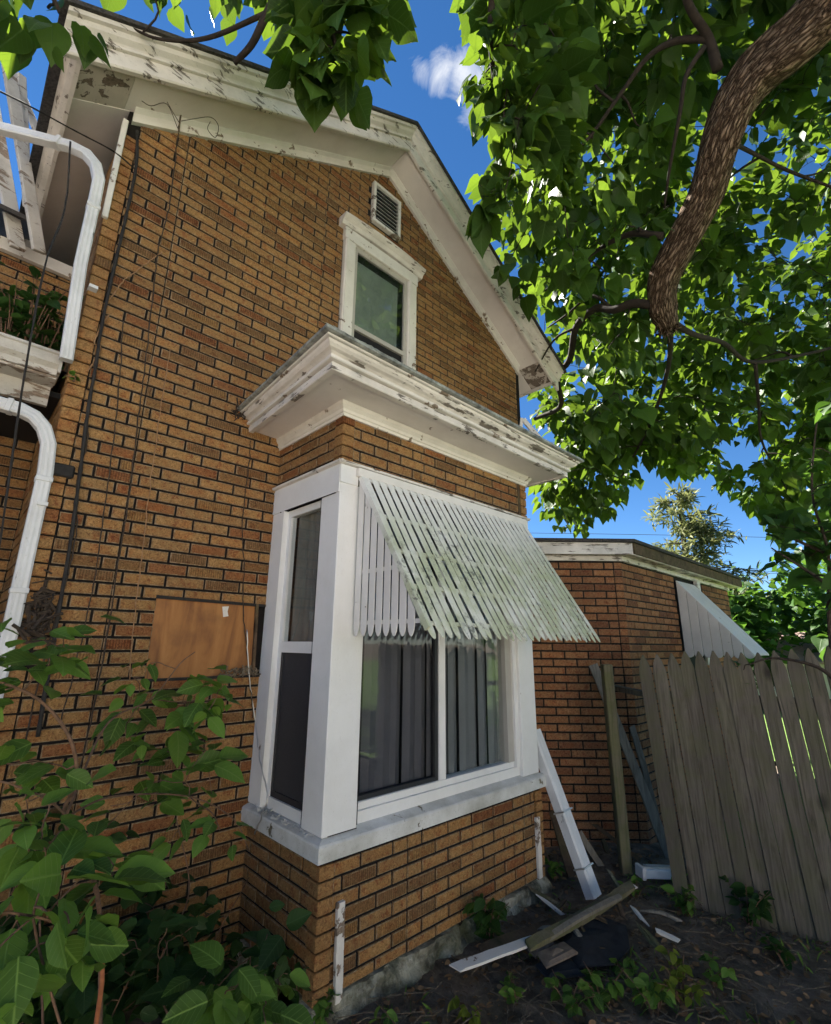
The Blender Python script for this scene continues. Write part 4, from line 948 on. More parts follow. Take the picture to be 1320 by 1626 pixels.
# planks and scraps on the ground
def gboard(name, a, b, z, wd, thk, mat, label, cat, tilt=0, bev=.003):
    P, Q = onZ(*a, z), onZ(*b, z+.03); o = rough(P, Q, wd, thk, (tilt, -.25, 1), mat, name, 9); return tag(o, label, cat)
gboard('fallen_plank', (838, 1502), (1004, 1406), .05, .055, .03, POSTM, 'long mossy plank lying below the leaning white downspout', 'plank')
gboard('splintered_lath', (858, 1497), (985, 1424), .04, .03, .018, GREYW, 'splintered tan lath along the mossy plank', 'lath', .3)
gboard('white_board', (722, 1538), (850, 1492), .015, .06, .012, WHITE2, 'short white board with nail holes on the ground by the bay', 'board', .5)
gboard('fallen_plank', (760, 1512), (900, 1462), -.01, .07, .02, BROWNW, 'thin dark plank under the white nail holed board', 'plank')
def sheet(name, pts, z, mat, label, cat, thk=.008, seed=1):
    P = [onZ(x, y, z) for x, y in pts]; c = sum(P)/len(P); mb = MB(); n = len(P); V = []
    rings = (1, .72, .4)
    for lay in (0, 1):
        for s in rings:
            for p in P:
                r = c+(p-c)*s; V.append(r+[0, 0, .022*mnoise.noise(Vector((r[0]*6, r[1]*6, seed)))+(.012 if s < 1 else 0)-lay*thk])
        V.append(c+[0, 0, .018-lay*thk])
    F = []; m = n*3+1
    for lay in (0, 1):
        o = lay*m
        for l in range(2):
            for k in range(n): F.append((o+l*n+k, o+l*n+(k+1) % n, o+(l+1)*n+(k+1) % n, o+(l+1)*n+k))
        for k in range(n): F.append((o+2*n+k, o+2*n+(k+1) % n, o+3*n))
    for k in range(n): F.append((k, (k+1) % n, m+(k+1) % n, m+k))
    return tag(MB().add(V, F).build(name, mat), label, cat)
sheet('roofing_felt', [(890, 1500), (905, 1470), (950, 1455), (995, 1468), (1000, 1500), (975, 1528), (920, 1534)], .0, FELT, 'crumpled black roofing felt on the soil beside the plank', 'felt')
sheet('roofing_felt', [(850, 1530), (880, 1518), (925, 1532), (930, 1545), (870, 1552)], -.02, FELT, 'small dark felt scrap left of the crumpled black felt', 'felt', seed=5)
sheet('shingle', [(852, 1512), (895, 1492), (918, 1512), (868, 1534)], .025, SHING, 'brown asphalt shingle scrap lying on the black felt', 'shingle', seed=3)
sheet('shingle', [(835, 1500), (862, 1485), (880, 1497), (850, 1515)], .02, SHING, 'smaller brown shingle scrap by the white board', 'shingle', seed=8)

for k in range(16):
    q = onZ(rng.uniform(860, 1060), rng.uniform(1390, 1500), .02); a = rng.uniform(0, 3.14); l_ = rng.uniform(.05, .16); dv_ = np.array([math.cos(a), math.sin(a), rng.uniform(-.05, .25)])*l_
    tag(rough(q-dv_, q+dv_, rng.uniform(.012, .035), rng.uniform(.006, .016), (0, -.3, 1), [GREYW, BROWNW, WHITE2, POSTM][k % 4], 'wood_scrap', 4), 'small '+['grey weathered', 'dark brown', 'white painted', 'mossy'][k % 4]+' wood scrap in the rubbish between the bay and the fence', 'wood scrap', ['grey', 'brown', 'white', 'mossy'][k % 4]+' wood scraps on the soil')
# ------------------------------------------------------------------ leaves and branches
def leaf_template(kind='heart', fine=False, curl=.18, fold=.22):
    if kind == 'heart':  yy = [0, .1, .28, .5, .74, 1.0]; ww = [.16, .37, .445, .36, .18, 0]; back = [-.05, .03, .24, .48, .73, 1.0]
    elif kind == 'oval': yy = [0, .12, .35, .6, .82, 1.0]; ww = [.04, .2, .31, .28, .15, 0]; back = [.02, .1, .34, .6, .82, 1.0]
    else: yy = [0, .3, .7, 1.0]; ww = [.03, .09, .08, 0]; back = [0, .3, .7, 1.]
    if fine:
        tt = np.array([0, .045, .11, .2, .31, .45, .6, .76, .9, 1.0]); ww = list(np.interp(tt, yy, ww)); back = list(np.interp(tt, yy, back)); yy = list(tt)
        if kind == 'heart': ww = [.12, .27, .38, .435, .445, .39, .29, .16, .06, 0]; back = [-.06, -.03, .04, .15, .28, .43, .59, .755, .9, 1.]
        elif kind == 'oval': ww = [.02, .1, .19, .265, .31, .32, .28, .19, .085, 0]; back = [0, .04, .1, .19, .3, .445, .6, .76, .9, 1.]
    V = []; UV = []; F = []; n = len(yy)
    cz = lambda y, a: -curl*y*y+fold*a*.9-.25*a*a*(1 if fine else .6)
    for y in yy: V.append((0, y, cz(y, 0))); UV.append((.5, y))
    L_, R_ = [], []
    for sgn, lst in ((-1, L_), (1, R_)):
        for i in range(n-1):
            row = []
            for f in ((.55, 1.) if fine else (1.,)):
                y = yy[i]+(back[i]-yy[i])*f; a = ww[i]*f; wob = .02*math.sin(i*1.9+sgn+curl*30) if f == 1 else 0
                row.append(len(V)); V.append((sgn*a, y, cz(y, a)+wob)); UV.append((.5+sgn*a, y))
            lst.append(row)
        tip = n-1
        for i in range(n-1):
            a = [i]+lst[i]; b = [i+1]+lst[i+1] if i < n-2 else None
            for k in range(len(a)-1):
                if b: f = (a[k], a[k+1], b[k+1], b[k])
                else: f = (a[k], a[k+1], tip)
                F.append(f if sgn > 0 else f[::-1])
    return np.array(V), F, np.array(UV)
def frames(t, n):
    t = t/np.linalg.norm(t, axis=1)[:, None]; n = n-t*(n*t).sum(1)[:, None]; n /= np.maximum(1e-6, np.linalg.norm(n, axis=1))[:, None]
    return np.stack([np.cross(t, n), t, n], 2)      # columns x,y,z
def leaves_mesh(name, tpl, C, T, Nn, S, mat, parent, smooth=True):
    V, F, UV = tpl; R = frames(T, Nn); n = len(C); k = len(V)
    W = (np.einsum('nij,kj->nki', R, V)*S[:, None, None]+C[:, None, :]).reshape(-1, 3)
    lens = np.array([len(f) for f in F]); flat = np.concatenate([np.array(f) for f in F])
    loops = (flat[None, :]+np.arange(n)[:, None]*k).ravel(); tot = np.tile(lens, n); start = np.concatenate([[0], np.cumsum(tot)[:-1]])
    me = bpy.data.meshes.new(name); me.vertices.add(n*k); me.vertices.foreach_set('co', W.astype('f').ravel())
    me.loops.add(len(loops)); me.loops.foreach_set('vertex_index', loops.astype('i')); me.polygons.add(len(tot))
    me.polygons.foreach_set('loop_start', start.astype('i')); me.polygons.foreach_set('loop_total', tot.astype('i'))
    me.update(calc_edges=True); l = me.uv_layers.new(name='UVMap'); l.data.foreach_set('uv', UV[flat].astype('f').repeat(1, 0).reshape(1, -1).repeat(n, 0).ravel())
    if smooth: me.polygons.foreach_set('use_smooth', [True]*len(tot))
    me.materials.append(mat); me.validate(); o = bpy.data.objects.new(name, me); COL.objects.link(o); o.parent = parent; return o
def leaf_set(parent, C, T, Nn, S, mat, tpls, fine_tpls, cap=300, stuffname='foliage', lname='leaf', keep_stuff=True):
    """the leaves that show largest become parts of their own, the rest one mass"""
    C, T, Nn, S = map(np.asarray, (C, T, Nn, S)); mid = C+T/np.linalg.norm(T, axis=1)[:, None]*S[:, None]*.5
    q = mid-CAM; d = q@_fw; dd = np.maximum(d, .1); x = 660+FPX*(q@_rt)/dd; y = 813-FPX*(q@_up)/dd
    sc_ = np.where((d > .2) & (x > 0) & (x < 1320) & (y > 0) & (y < 1626), S/dd, -1); order = np.argsort(-sc_)
    sel = order[:cap]; sel = sel[sc_[sel] > 0]; rest = np.setdiff1d(np.arange(len(C)), sel)
    R = frames(T, Nn); mes = []
    for V, F, UV in fine_tpls:
        mb = MB().add(V, F, 0, UV); me = mb.mesh(lname, mat); me.polygons.foreach_set('use_smooth', [True]*len(me.polygons)); mes.append(me)
    for i in sel:
        o = bpy.data.objects.new(lname, mes[rng.integers(len(mes))]); COL.objects.link(o); o.parent = parent; r = R[i]*S[i]
        o.matrix_world = Matrix([[r[0, 0], r[0, 1], r[0, 2], C[i, 0]], [r[1, 0], r[1, 1], r[1, 2], C[i, 1]], [r[2, 0], r[2, 1], r[2, 2], C[i, 2]], [0, 0, 0, 1]])
    if len(rest):
        g = rng.integers(len(tpls), size=len(rest))
        for k, tp_ in enumerate(tpls):
            ii = rest[g == k]
            if len(ii): o = leaves_mesh(stuffname, tp_, C[ii], T[ii], Nn[ii], S[ii], mat, parent); o['kind'] = 'stuff'
HT = [leaf_template('heart', False, c, f) for c, f in ((.25, .25), (.1, .45))]
HF = [leaf_template('heart', True, c, f) for c, f in ((.22, .25), (.1, .4), (.35, .15))]
OT = [leaf_template('oval', False, .2, .3)]; OF = [leaf_template('oval', True, c, f) for c, f in ((.15, .35), (.3, .2), (.05, .5))]
WF = [leaf_template('heart', True, c, f) for c, f in ((.2, .3), (.3, .15))]
def inside(poly, x, y):
    c = False; j = len(poly)-1
    for i in range(len(poly)):
        (xi, yi), (xj, yj) = poly[i], poly[j]
        if (yi > y) != (yj > y) and x < (xj-xi)*(y-yi)/(yj-yi)+xi: c = not c
        j = i
    return c
def grow(nodes, radii, targets, mb, r_end=.004, r_cap=.02, bend=.25, hang=.0):
    """link every target to the nearest point of the skeleton with a curved twig; returns twig end directions"""
    nodes = [np.array(n) for n in nodes]; radii = list(radii); A = np.array(nodes); dirs = [None]*len(targets)
    tg = np.array(targets); d0 = np.array([np.min(np.linalg.norm(A-t, axis=1)) for t in tg]); ordr = np.argsort(d0)
    for i in ordr:
        t = tg[i]; A = np.array(nodes); dd = np.linalg.norm(A-t, axis=1)*(1+.4*(A[:, 2] < t[2]-.3)); j = int(np.argmin(dd)); a = A[j]; v = t-a; ln = np.linalg.norm(v)
        if ln < .02: dirs[i] = np.array([0, 0, -1.]); continue
        m1 = a+v*.35+rng.normal(0, bend*.35, 3)*ln*.5+[0, 0, .08*ln]; m2 = a+v*.7+rng.normal(0, bend*.3, 3)*ln*.4+[0, 0, .05*ln-hang*ln]
        P = spline([a, m1, m2, t], 3); r0 = min(r_cap, radii[j]*.8, .007+.016*ln); R_ = np.linspace(r0, r_end, len(P)); mb.tube(P, list(R_), 5)
        for p, r in list(zip(P, R_))[2:]: nodes.append(p); radii.append(r)
        dirs[i] = (t-m2)/max(1e-6, np.linalg.norm(t-m2))
    return dirs

# ------------------------------------------------------------------ catalpa tree
tree = thing('catalpa_tree', 'large broad leaved tree whose thick ridged limb hangs in from the upper right', 'tree', loc=(0, 0, 0))
TR = np.array([3.0, -2.9, -.3])
limb = [np.array([3.1, -2.3, 5.2]), np.array([3.3, -1.3, 5.75]), dep(1345, -15, 3.2), dep(1262, 62, 3.4), dep(1192, 128, 3.6), dep(1148, 215, 3.75), dep(1118, 310, 3.95), dep(1080, 390, 4.15), dep(1054, 445, 4.3), dep(1052, 492, 4.4), dep(1062, 520, 4.42)]
LP_ = spline(limb, 6); LR = np.interp(np.linspace(0, 1, len(LP_)), [0, .22, .45, .62, .78, .9, 1], [.24, .215, .185, .15, .145, .15, .09])
mb = MB(); tk = spline([TR, TR+[.05, .1, 1.4], TR+[.0, .2, 3.0], TR+[.05, .45, 4.6], limb[0]], 5); mb.tube(tk, list(np.linspace(.36, .25, len(tk))), 14, jit=.12)
mb.build('trunk', BARK, tree, smooth=True)
mb = MB(); mb.tube(LP_, list(LR*.84), 22, jit=.26); mb.build('limb', BARK, tree, smooth=True)['label'] = 'thick brown limb with deep wavy bark ridges'
# frayed, shaggy stub at the end of the limb
mb = MB(); ce = LP_[-1]
for i in range(46):
    a = rng.uniform(0, 6.28); p = LP_[-3]+(_rt*math.cos(a)+_fw*math.sin(a)*.8)*.09; mb.tube([p, p+(ce-p)*.55+rng.normal(0, .03, 3), ce+[0, 0, -.02]+rng.normal(0, .05, 3)], [.012, .012, .004], 5)
mb.build('shaggy_stub', BARK, tree, smooth=True)
nodes = [p for p in LP_[6:]]; radii = [min(.05, r) for r in LR[6:]]
mbr = MB()
def branch(pts, r0, r1, seg=8):
    P = spline(pts, 6); R_ = np.linspace(r0, r1, len(P)); mbr.tube(P, list(R_), seg, jit=.1); nodes.extend(P); radii.extend(R_)
branch([dep(1140, 110, 3.6), dep(1125, 60, 3.6), dep(1095, 10, 3.5), dep(1075, -60, 3.4)], .038, .024)
branch([dep(1128, 62, 3.6), dep(1075, 65, 3.7), dep(1030, 90, 3.8), dep(985, 150, 3.9), dep(930, 225, 4.0), dep(890, 250, 4.0)], .03, .008)
branch([dep(1118, 75, 3.6), dep(1090, 120, 3.6), dep(1080, 180, 3.65), dep(1065, 260, 3.8), dep(1055, 330, 4.0)], .02, .01)
branch([dep(1052, 375, 4.1), dep(1000, 372, 4.3), dep(945, 400, 4.6), dep(900, 440, 5.), dep(850, 470, 5.3)], .03, .01)
branch([dep(1040, 485, 4.35), dep(1005, 482, 4.45), dep(975, 492, 4.6), dep(945, 490, 4.8), dep(915, 520, 5.1), dep(905, 570, 5.5), dep(885, 600, 5.9), dep(890, 645, 6.3), dep(850, 665, 6.8)], .042, .03)
branch([dep(975, 492, 4.6), dep(940, 470, 4.8), dep(900, 500, 5.0), dep(870, 520, 5.3)], .02, .008)
branch([dep(915, 520, 5.1), dep(880, 540, 5.3), dep(850, 590, 5.6)], .016, .007)
branch([dep(1060, 505, 4.4), dep(1100, 530, 4.6), dep(1150, 545, 4.9), dep(1195, 575, 5.2), dep(1290, 560, 5.5), dep(1360, 540, 5.6)], .03, .014)
branch([dep(1200, 578, 5.2), dep(1205, 640, 5.5), dep(1210, 700, 5.9), dep(1240, 760, 6.3)], .02, .01)
branch([dep(1066, 510, 4.42), dep(1060, 590, 5.2), dep(1030, 680, 6.2), dep(985, 760, 7.2)], .03, .012)
branch([dep(1330, 300, 4.4), dep(1250, 270, 4.4), dep(1190, 240, 4.3), dep(1150, 220, 4.0)], .012, .02)
branch([dep(1345, -15, 3.2), dep(1200, -160, 3.2), dep(1000, -220, 3.2), dep(820, -150, 3.2), dep(780, 20, 3.3), dep(790, 180, 3.5)], .07, .012)
branch([dep(1000, -220, 3.2), dep(760, -330, 3.0), dep(600, -200, 2.7), dep(520, -20, 2.5), dep(535, 80, 2.45)], .05, .01)
branch([dep(600, -200, 2.7), dep(470, -60, 2.6), dep(425, 20, 2.6), dep(400, 70, 2.62), dep(372, 100, 2.66)], .03, .014)
branch([dep(425, 20, 2.6), dep(330, 60, 2.7), dep(255, 62, 2.7), dep(200, 40, 2.65)], .014, .006)
branch([dep(470, -60, 2.6), dep(300, -120, 2.4), dep(150, -90, 1.9), dep(70, -60, 1.45), dep(95, 20, 1.45)], .02, .006)
mbr.build('branches', TWIG, tree, smooth=True)
MAINP = [(762, -60), (785, 90), (760, 130), (800, 215), (760, 300), (830, 390), (895, 560), (900, 640), (885, 740), (865, 800), (900, 832), (960, 815), (1000, 765), (1120, 735), (1190, 800), (1340, 860), (1480, 300), (1400, -80)]
GAPS = [[(1140, 690), (1200, 690), (1200, 760), (1145, 740)], [(1228, 350), (1285, 350), (1285, 400), (1228, 400)], [(930, 560), (960, 555), (960, 590), (930, 590)], [(1075, 240), (1100, 240), (1100, 262), (1075, 262)], [(1000, 720), (1045, 715), (1060, 770), (1000, 770)], [(1170, 225), (1200, 215), (1205, 250), (1175, 255)]]
clus = []; csz = []
def sample(n, poly, dfun, size):
    xs_ = [p[0] for p in poly]; ys_ = [p[1] for p in poly]; k = 0
    while k < n:
        x = rng.uniform(min(xs_), max(xs_)); y = rng.uniform(min(ys_), max(ys_))
        if inside(poly, x, y) and not any(inside(g, x, y) for g in GAPS): clus.append(dep(x, y, dfun(x, y))); csz.append(size*rng.uniform(.7, 1.2)); k += 1
sample(330, MAINP, lambda x, y: 3.3+max(0, y+60)/900*3.6+rng.uniform(0, 1.2), .215)
sample(420, MAINP, lambda x, y: 4.2+max(0, y+60)/900*4.2+rng.uniform(0, 2.6), .22)
sample(330, [(800, 320), (1000, 300), (1330, 380), (1400, 820), (1190, 800), (1120, 735), (1000, 765), (960, 815), (900, 832), (865, 800), (880, 740)], lambda x, y: 5.0+max(0, y-300)/500*3.2+rng.uniform(0, 2.2), .22)
sample(150, [(860, 620), (1000, 640), (1110, 640), (1110, 735), (1000, 768), (960, 818), (900, 836), (862, 815)], lambda x, y: 6.2+rng.uniform(0, 2.2), .2)
sample(120, [(770, 20), (1040, 20), (1060, 400), (850, 480), (790, 380), (765, 300), (810, 215)], lambda x, y: 3.8+rng.uniform(0, 2.2), .2)
sample(110, [(1040, 560), (1340, 540), (1400, 860), (1240, 840), (1190, 790), (1115, 700), (1050, 700)], lambda x, y: 5.6+rng.uniform(0, 2.4), .22)
sample(26, [(930, 500), (1010, 470), (1000, 680), (940, 690)], lambda x, y: 4.4+rng.uniform(0, 1.), .19)
sample(60, [(765, -40), (900, -40), (900, 330), (770, 330), (810, 215), (765, 130)], lambda x, y: 3.2+rng.uniform(0, .6), .2)
sample(14, [(480, -60), (580, -60), (575, 40), (560, 90), (500, 60)], lambda x, y: 2.35+rng.uniform(0, .3), .185)
sample(5, [(490, 60), (555, 80), (560, 120), (510, 110)], lambda x, y: 2.3+rng.uniform(0, .15), .17)
sample(22, [(125, -110), (480, -110), (480, -10), (330, -20), (140, -50)], lambda x, y: 2.6+rng.uniform(0, .4), .15)
sample(4, [(-60, -90), (60, -90), (60, -40), (-60, -40)], lambda x, y: 1.3+rng.uniform(0, .2), .12)
sample(2, [(70, -10), (95, -10), (100, 30), (70, 30)], lambda x, y: 1.45+rng.uniform(0, .1), .11)
# crown over and behind the photographer, out of frame
k = 0
while k < 230:
    p = np.array([3.0, -2.0, 7.2])+rng.normal(0, 1, 3)*np.array([1.5, 1.3, 1.0]); x, y, d = proj(p)
    if d < .05 or not (-60 < x < 1380 and -60 < y < 1700): clus.append(p); csz.append(.2); k += 1
mbt = MB(); dirs = grow(nodes, radii, clus, mbt, .0045, .028); mbt.build('twigs', TWIG, tree, smooth=True)
C_, T_, N_, S_ = [], [], [], []
for c, dr, s in zip(clus, dirs, csz):
    for k in range(rng.integers(6, 10)):
        a = rng.uniform(0, 6.28); o = np.array([math.cos(a), math.sin(a), 0]); t = o*rng.uniform(.5, 1)+dr*.45+np.array([0, 0, -rng.uniform(.35, 1.15)]); t /= np.linalg.norm(t)
        nrm = np.array([0, 0, 1.])*rng.uniform(.5, 1)+o*.55+rng.normal(0, .35, 3)
        C_.append(c+t*rng.uniform(.03, .16)+rng.normal(0, .05, 3)); T_.append(t); N_.append(nrm); S_.append(s*rng.uniform(.6, 1.12))
leaf_set(tree, C_, T_, N_, S_, LEAF, HT, HF, 300, 'crown')
print('catalpa leaves', len(C_))

# ------------------------------------------------------------------ shrub in the lower left
shrub = thing('shrub', 'leafy green shrub growing in the corner left of the bay', 'shrub', loc=(0, 0, 0))
mbs = MB(); sn, sr = [], []
def stem(pts, r0, r1, mat_mb=None):
    P = spline(pts, 6); R_ = np.linspace(r0*.6, r1*.7, len(P)); (mat_mb or mbs).tube(P, list(R_), 7); sn.extend(P); sr.extend(R_)
base = np.array([.55, 1.55, -.1])
stem([base, dep(160, 1560, 1.5), dep(150, 1400, 1.45), dep(102, 1300, 1.4), dep(122, 1240, 1.38), dep(110, 1170, 1.36), dep(60, 1110, 1.34), dep(-20, 1075, 1.3)], .013, .005)
stem([dep(138, 1370, 1.44), dep(100, 1290, 1.3), dep(30, 1250, 1.2), dep(-30, 1235, 1.15)], .006, .003)
stem([dep(100, 1300, 1.4), dep(180, 1265, 1.6), dep(300, 1265, 1.8), dep(370, 1300, 1.95), dep(395, 1350, 2.0)], .006, .003)
stem([dep(105, 1295, 1.4), dep(170, 1150, 1.7), dep(240, 1110, 1.9), dep(285, 1055, 2.05), dep(310, 1035, 2.1)], .007, .003)
stem([dep(240, 1110, 1.9), dep(290, 1115, 2.0), dep(350, 1110, 2.1)], .004, .003)
stem([base+[.1, -.2, .1], dep(60, 1500, 1.05), dep(90, 1468, 1.0), dep(20, 1450, .95), dep(-20, 1455, .92)], .005, .003)
stem([base+[.5, .5, 0], dep(250, 1560, 2.0), dep(300, 1420, 2.1), dep(280, 1300, 2.15)], .008, .003)
stem([base+[.6, .2, 0], dep(390, 1600, 1.6), dep(400, 1540, 1.55)], .006, .003)
stem([base+[.0, .5, 0], dep(60, 1400, 1.9), dep(40, 1260, 1.9)], .008, .003)
clus = []; csz = []; GAPS = []
def lsample(n, poly, d0, d1, s): sample(n, poly, lambda x, y: rng.uniform(d0, d1), s)
lsample(10, [(-20, 1010), (110, 1010), (110, 1110), (-20, 1100)], 1.25, 1.4, .095)
lsample(12, [(215, 1040), (355, 1040), (360, 1150), (200, 1150)], 1.95, 2.15, .105)
lsample(11, [(130, 1090), (350, 1120), (370, 1260), (160, 1260)], 1.75, 2.2, .115)
lsample(5, [(0, 1180), (130, 1180), (130, 1280), (0, 1290)], 1.2, 1.6, .11)
lsample(8, [(60, 1230), (390, 1230), (390, 1350), (100, 1340)], 1.6, 2.1, .115)
lsample(9, [(-10, 1290), (190, 1330), (200, 1420), (0, 1440)], 1.05, 1.35, .105)
lsample(4, [(90, 1420), (200, 1420), (180, 1480), (60, 1500)], .95, 1.15, .125)
lsample(6, [(-30, 1440), (60, 1440), (30, 1600), (-30, 1600)], .9, 1.1, .11)
lsample(12, [(300, 1560), (430, 1560), (440, 1640), (300, 1640)], 1.35, 1.6, .12)
dirs = grow(sn, sr, clus, mbs, .002, .005, .3)
mbs.build('stems', STEM, shrub, smooth=True)
C_, T_, N_, S_ = [], [], [], []
for c, dr, s in zip(clus, dirs, csz):
    tocam = CAM-c; tocam /= np.linalg.norm(tocam)
    for k in range(rng.integers(3, 7)):
        a = rng.uniform(0, 6.28); o = np.array([math.cos(a), math.sin(a), 0]); t = o+dr*.5+np.array([0, 0, rng.uniform(-.75, .25)]); t /= np.linalg.norm(t)
        if c[1]+t[1]*s > DW-.03: t[1] = -abs(t[1])
        C_.append(np.minimum(c+t*.02+rng.normal(0, .035, 3), [9, DW-.05, 9])); T_.append(t); N_.append(np.array([0, 0, 1.])+rng.normal(0, .4, 3)+np.array([-.1, -.35, 0])); S_.append(s*rng.uniform(.55, 1.15))
leaf_set(shrub, C_, T_, N_, S_, LEAFS, OT, OF, 300, 'inner_foliage'); print('shrub leaves', len(C_))
# rear leaves along the wall foot, deep shade put into their colour
ug = thing('shaded_foliage', 'rear foliage along the wall foot coloured dark for deep shade behind the leafy shrub', 'shrub'); mbs = MB(); sn, sr = [], []; clus = []; csz = []
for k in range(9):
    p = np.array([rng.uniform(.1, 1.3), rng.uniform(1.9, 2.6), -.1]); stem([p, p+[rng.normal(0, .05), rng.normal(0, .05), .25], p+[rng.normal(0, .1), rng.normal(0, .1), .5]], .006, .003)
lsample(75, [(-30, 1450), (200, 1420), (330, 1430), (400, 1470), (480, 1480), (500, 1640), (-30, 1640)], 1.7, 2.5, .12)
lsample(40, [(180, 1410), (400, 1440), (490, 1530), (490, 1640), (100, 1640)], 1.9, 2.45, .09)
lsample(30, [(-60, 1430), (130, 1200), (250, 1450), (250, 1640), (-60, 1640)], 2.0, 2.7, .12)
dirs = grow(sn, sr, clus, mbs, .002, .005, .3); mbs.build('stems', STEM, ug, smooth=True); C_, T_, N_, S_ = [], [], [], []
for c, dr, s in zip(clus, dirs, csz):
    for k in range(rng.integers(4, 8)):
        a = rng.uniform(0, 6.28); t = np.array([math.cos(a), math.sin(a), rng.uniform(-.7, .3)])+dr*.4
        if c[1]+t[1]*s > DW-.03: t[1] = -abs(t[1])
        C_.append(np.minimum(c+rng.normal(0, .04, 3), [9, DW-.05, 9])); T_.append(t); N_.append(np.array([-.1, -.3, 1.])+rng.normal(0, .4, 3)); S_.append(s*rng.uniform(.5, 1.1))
leaf_set(ug, C_, T_, N_, S_, LEAF_SHADE, OT, OF, 300, 'inner_foliage')
A = dep(163, 1520, 1.42); B = dep(162, 1562, 1.44)
tag(MB().tube([A, B, B+[0, 0, -.5]], [.006, .0065, .007], 7).build('cut_stem', STEMR, smooth=True), 'cut reddish brown stem stub below the big shrub leaf', 'stem')

# ------------------------------------------------------------------ vines and cables on the gable wall
def wallpath(pts, y=DW-.026): return [onY(px, py, y) for px, py in pts]
def cable(name, P, r, mat, label, cat, wob=.004):
    Q = spline(P, 8); Q = [q+np.array([rng.normal(0, wob*.5), 0, 0]) for q in Q]
    return tag(MB().tube(Q, [r*rng.uniform(.8, 1.2) for _ in Q], 6).build(name, mat, smooth=True), label, cat)
cable('wall_cable', wallpath([(218, 208), (216, 265), (200, 345), (180, 430), (163, 510), (152, 580), (140, 650), (126, 760), (112, 860), (95, 960), (78, 1060), (60, 1170)], DW-.03), .009, CABLE, 'thick black cable running down the wall by the left corner', 'cable', .001)
cable('dead_vine', wallpath([(312, 122), (286, 195), (279, 250), (268, 330), (250, 400), (246, 440), (232, 560), (222, 650), (206, 780), (190, 880), (172, 1000), (150, 1120), (125, 1230)]), .0035, VINE, 'long thin dark vine from the rake soffit down the wall', 'vine')
cable('dead_vine', wallpath([(196, 510), (190, 600), (178, 720), (160, 850), (148, 930), (122, 1050), (95, 1150)]), .0032, VINE, 'dark vine between the black cable and the long thin vine', 'vine')
cable('dead_vine', wallpath([(152, 590), (140, 640), (138, 700), (122, 770), (121, 850), (98, 950), (70, 1050), (40, 1180)]), .004, VINE, 'twisting dark vine wound along the thick black cable', 'vine')
cable('dry_vine', wallpath([(270, 555), (255, 650), (240, 760), (228, 860), (215, 970), (204, 1080)]), .0028, VINET, 'straight tan vine hanging on the middle of the wall', 'vine')
cable('dead_vine', wallpath([(398, 700), (394, 750), (385, 830), (388, 900), (386, 960), (392, 1030), (398, 1090), (402, 1140)]), .003, VINE, 'thin black vine hanging from the bay cornice', 'vine')
cable('loose_wire', [onY(392, 1000, DW-.03), onY(396, 1075, DW-.03), onX(405, 1140, X0-.03), onX(412, 1200, X0-.04), onX(424, 1262, X0-.05), onX(418, 1290, X0-.055), onX(404, 1325, X0-.055)], .0035, METALW, 'grey loose wire curling down over the sill beside the plywood', 'wire')
cable('dry_vine', wallpath([(258, 400), (240, 412), (215, 432), (195, 447), (180, 468), (165, 482)]), .0035, VINET, 'short arching tan vine across the upper left bricks', 'vine')
cable('dry_vine', wallpath([(172, 500), (158, 525), (150, 545), (160, 552), (148, 575), (140, 590)]), .004, VINET, 'small crooked grey tan vine below the arching vine', 'vine')
cable('hanging_cable', [onY(112, 225, 2.7), onY(103, 330, 2.7), onY(72, 420, 2.7), onY(45, 560, 2.7), (onY(20, 720, 2.7)), onY(0, 860, 2.7), onY(-20, 960, 2.7)], .0045, CABLE, 'black cable hanging in front of the porch gutter', 'cable', .001)
cable('service_wire', [onY(-60, 118, 2.4), onY(0, 145, 2.42), onY(50, 170, 2.45), onY(120, 208, 2.55), onY(180, 240, 2.7), onY(214, 268, 2.79)], .004, CABLE, 'thin black service wire crossing the sky to the wall corner', 'wire', .0005)
# dead twig on the rake
tw = thing('dead_twig', 'pale dead twig with curled tendrils on the rake soffit', 'twig')
Yt = 2.66
MB().tube(spline([onY(317, 118, Yt-.12), onY(300, 150, Yt), onY(288, 180, Yt+.1), onY(284, 208, DW-.035)], 5), .005, 6).build('stem', NEST, tw, smooth=True)
for pp in ([(300, 155), (320, 157), (340, 150)], [(288, 192), (310, 188), (335, 186), (347, 200), (342, 218), (330, 205), (334, 193)], [(285, 195), (270, 170), (266, 160), (280, 165)], [(283, 205), (265, 165), (240, 168), (225, 160)]):
    MB().tube(spline([onY(x, y, Yt+.03) for x, y in pp], 5), .0022, 5).build('tendril', VINE, tw, smooth=True)
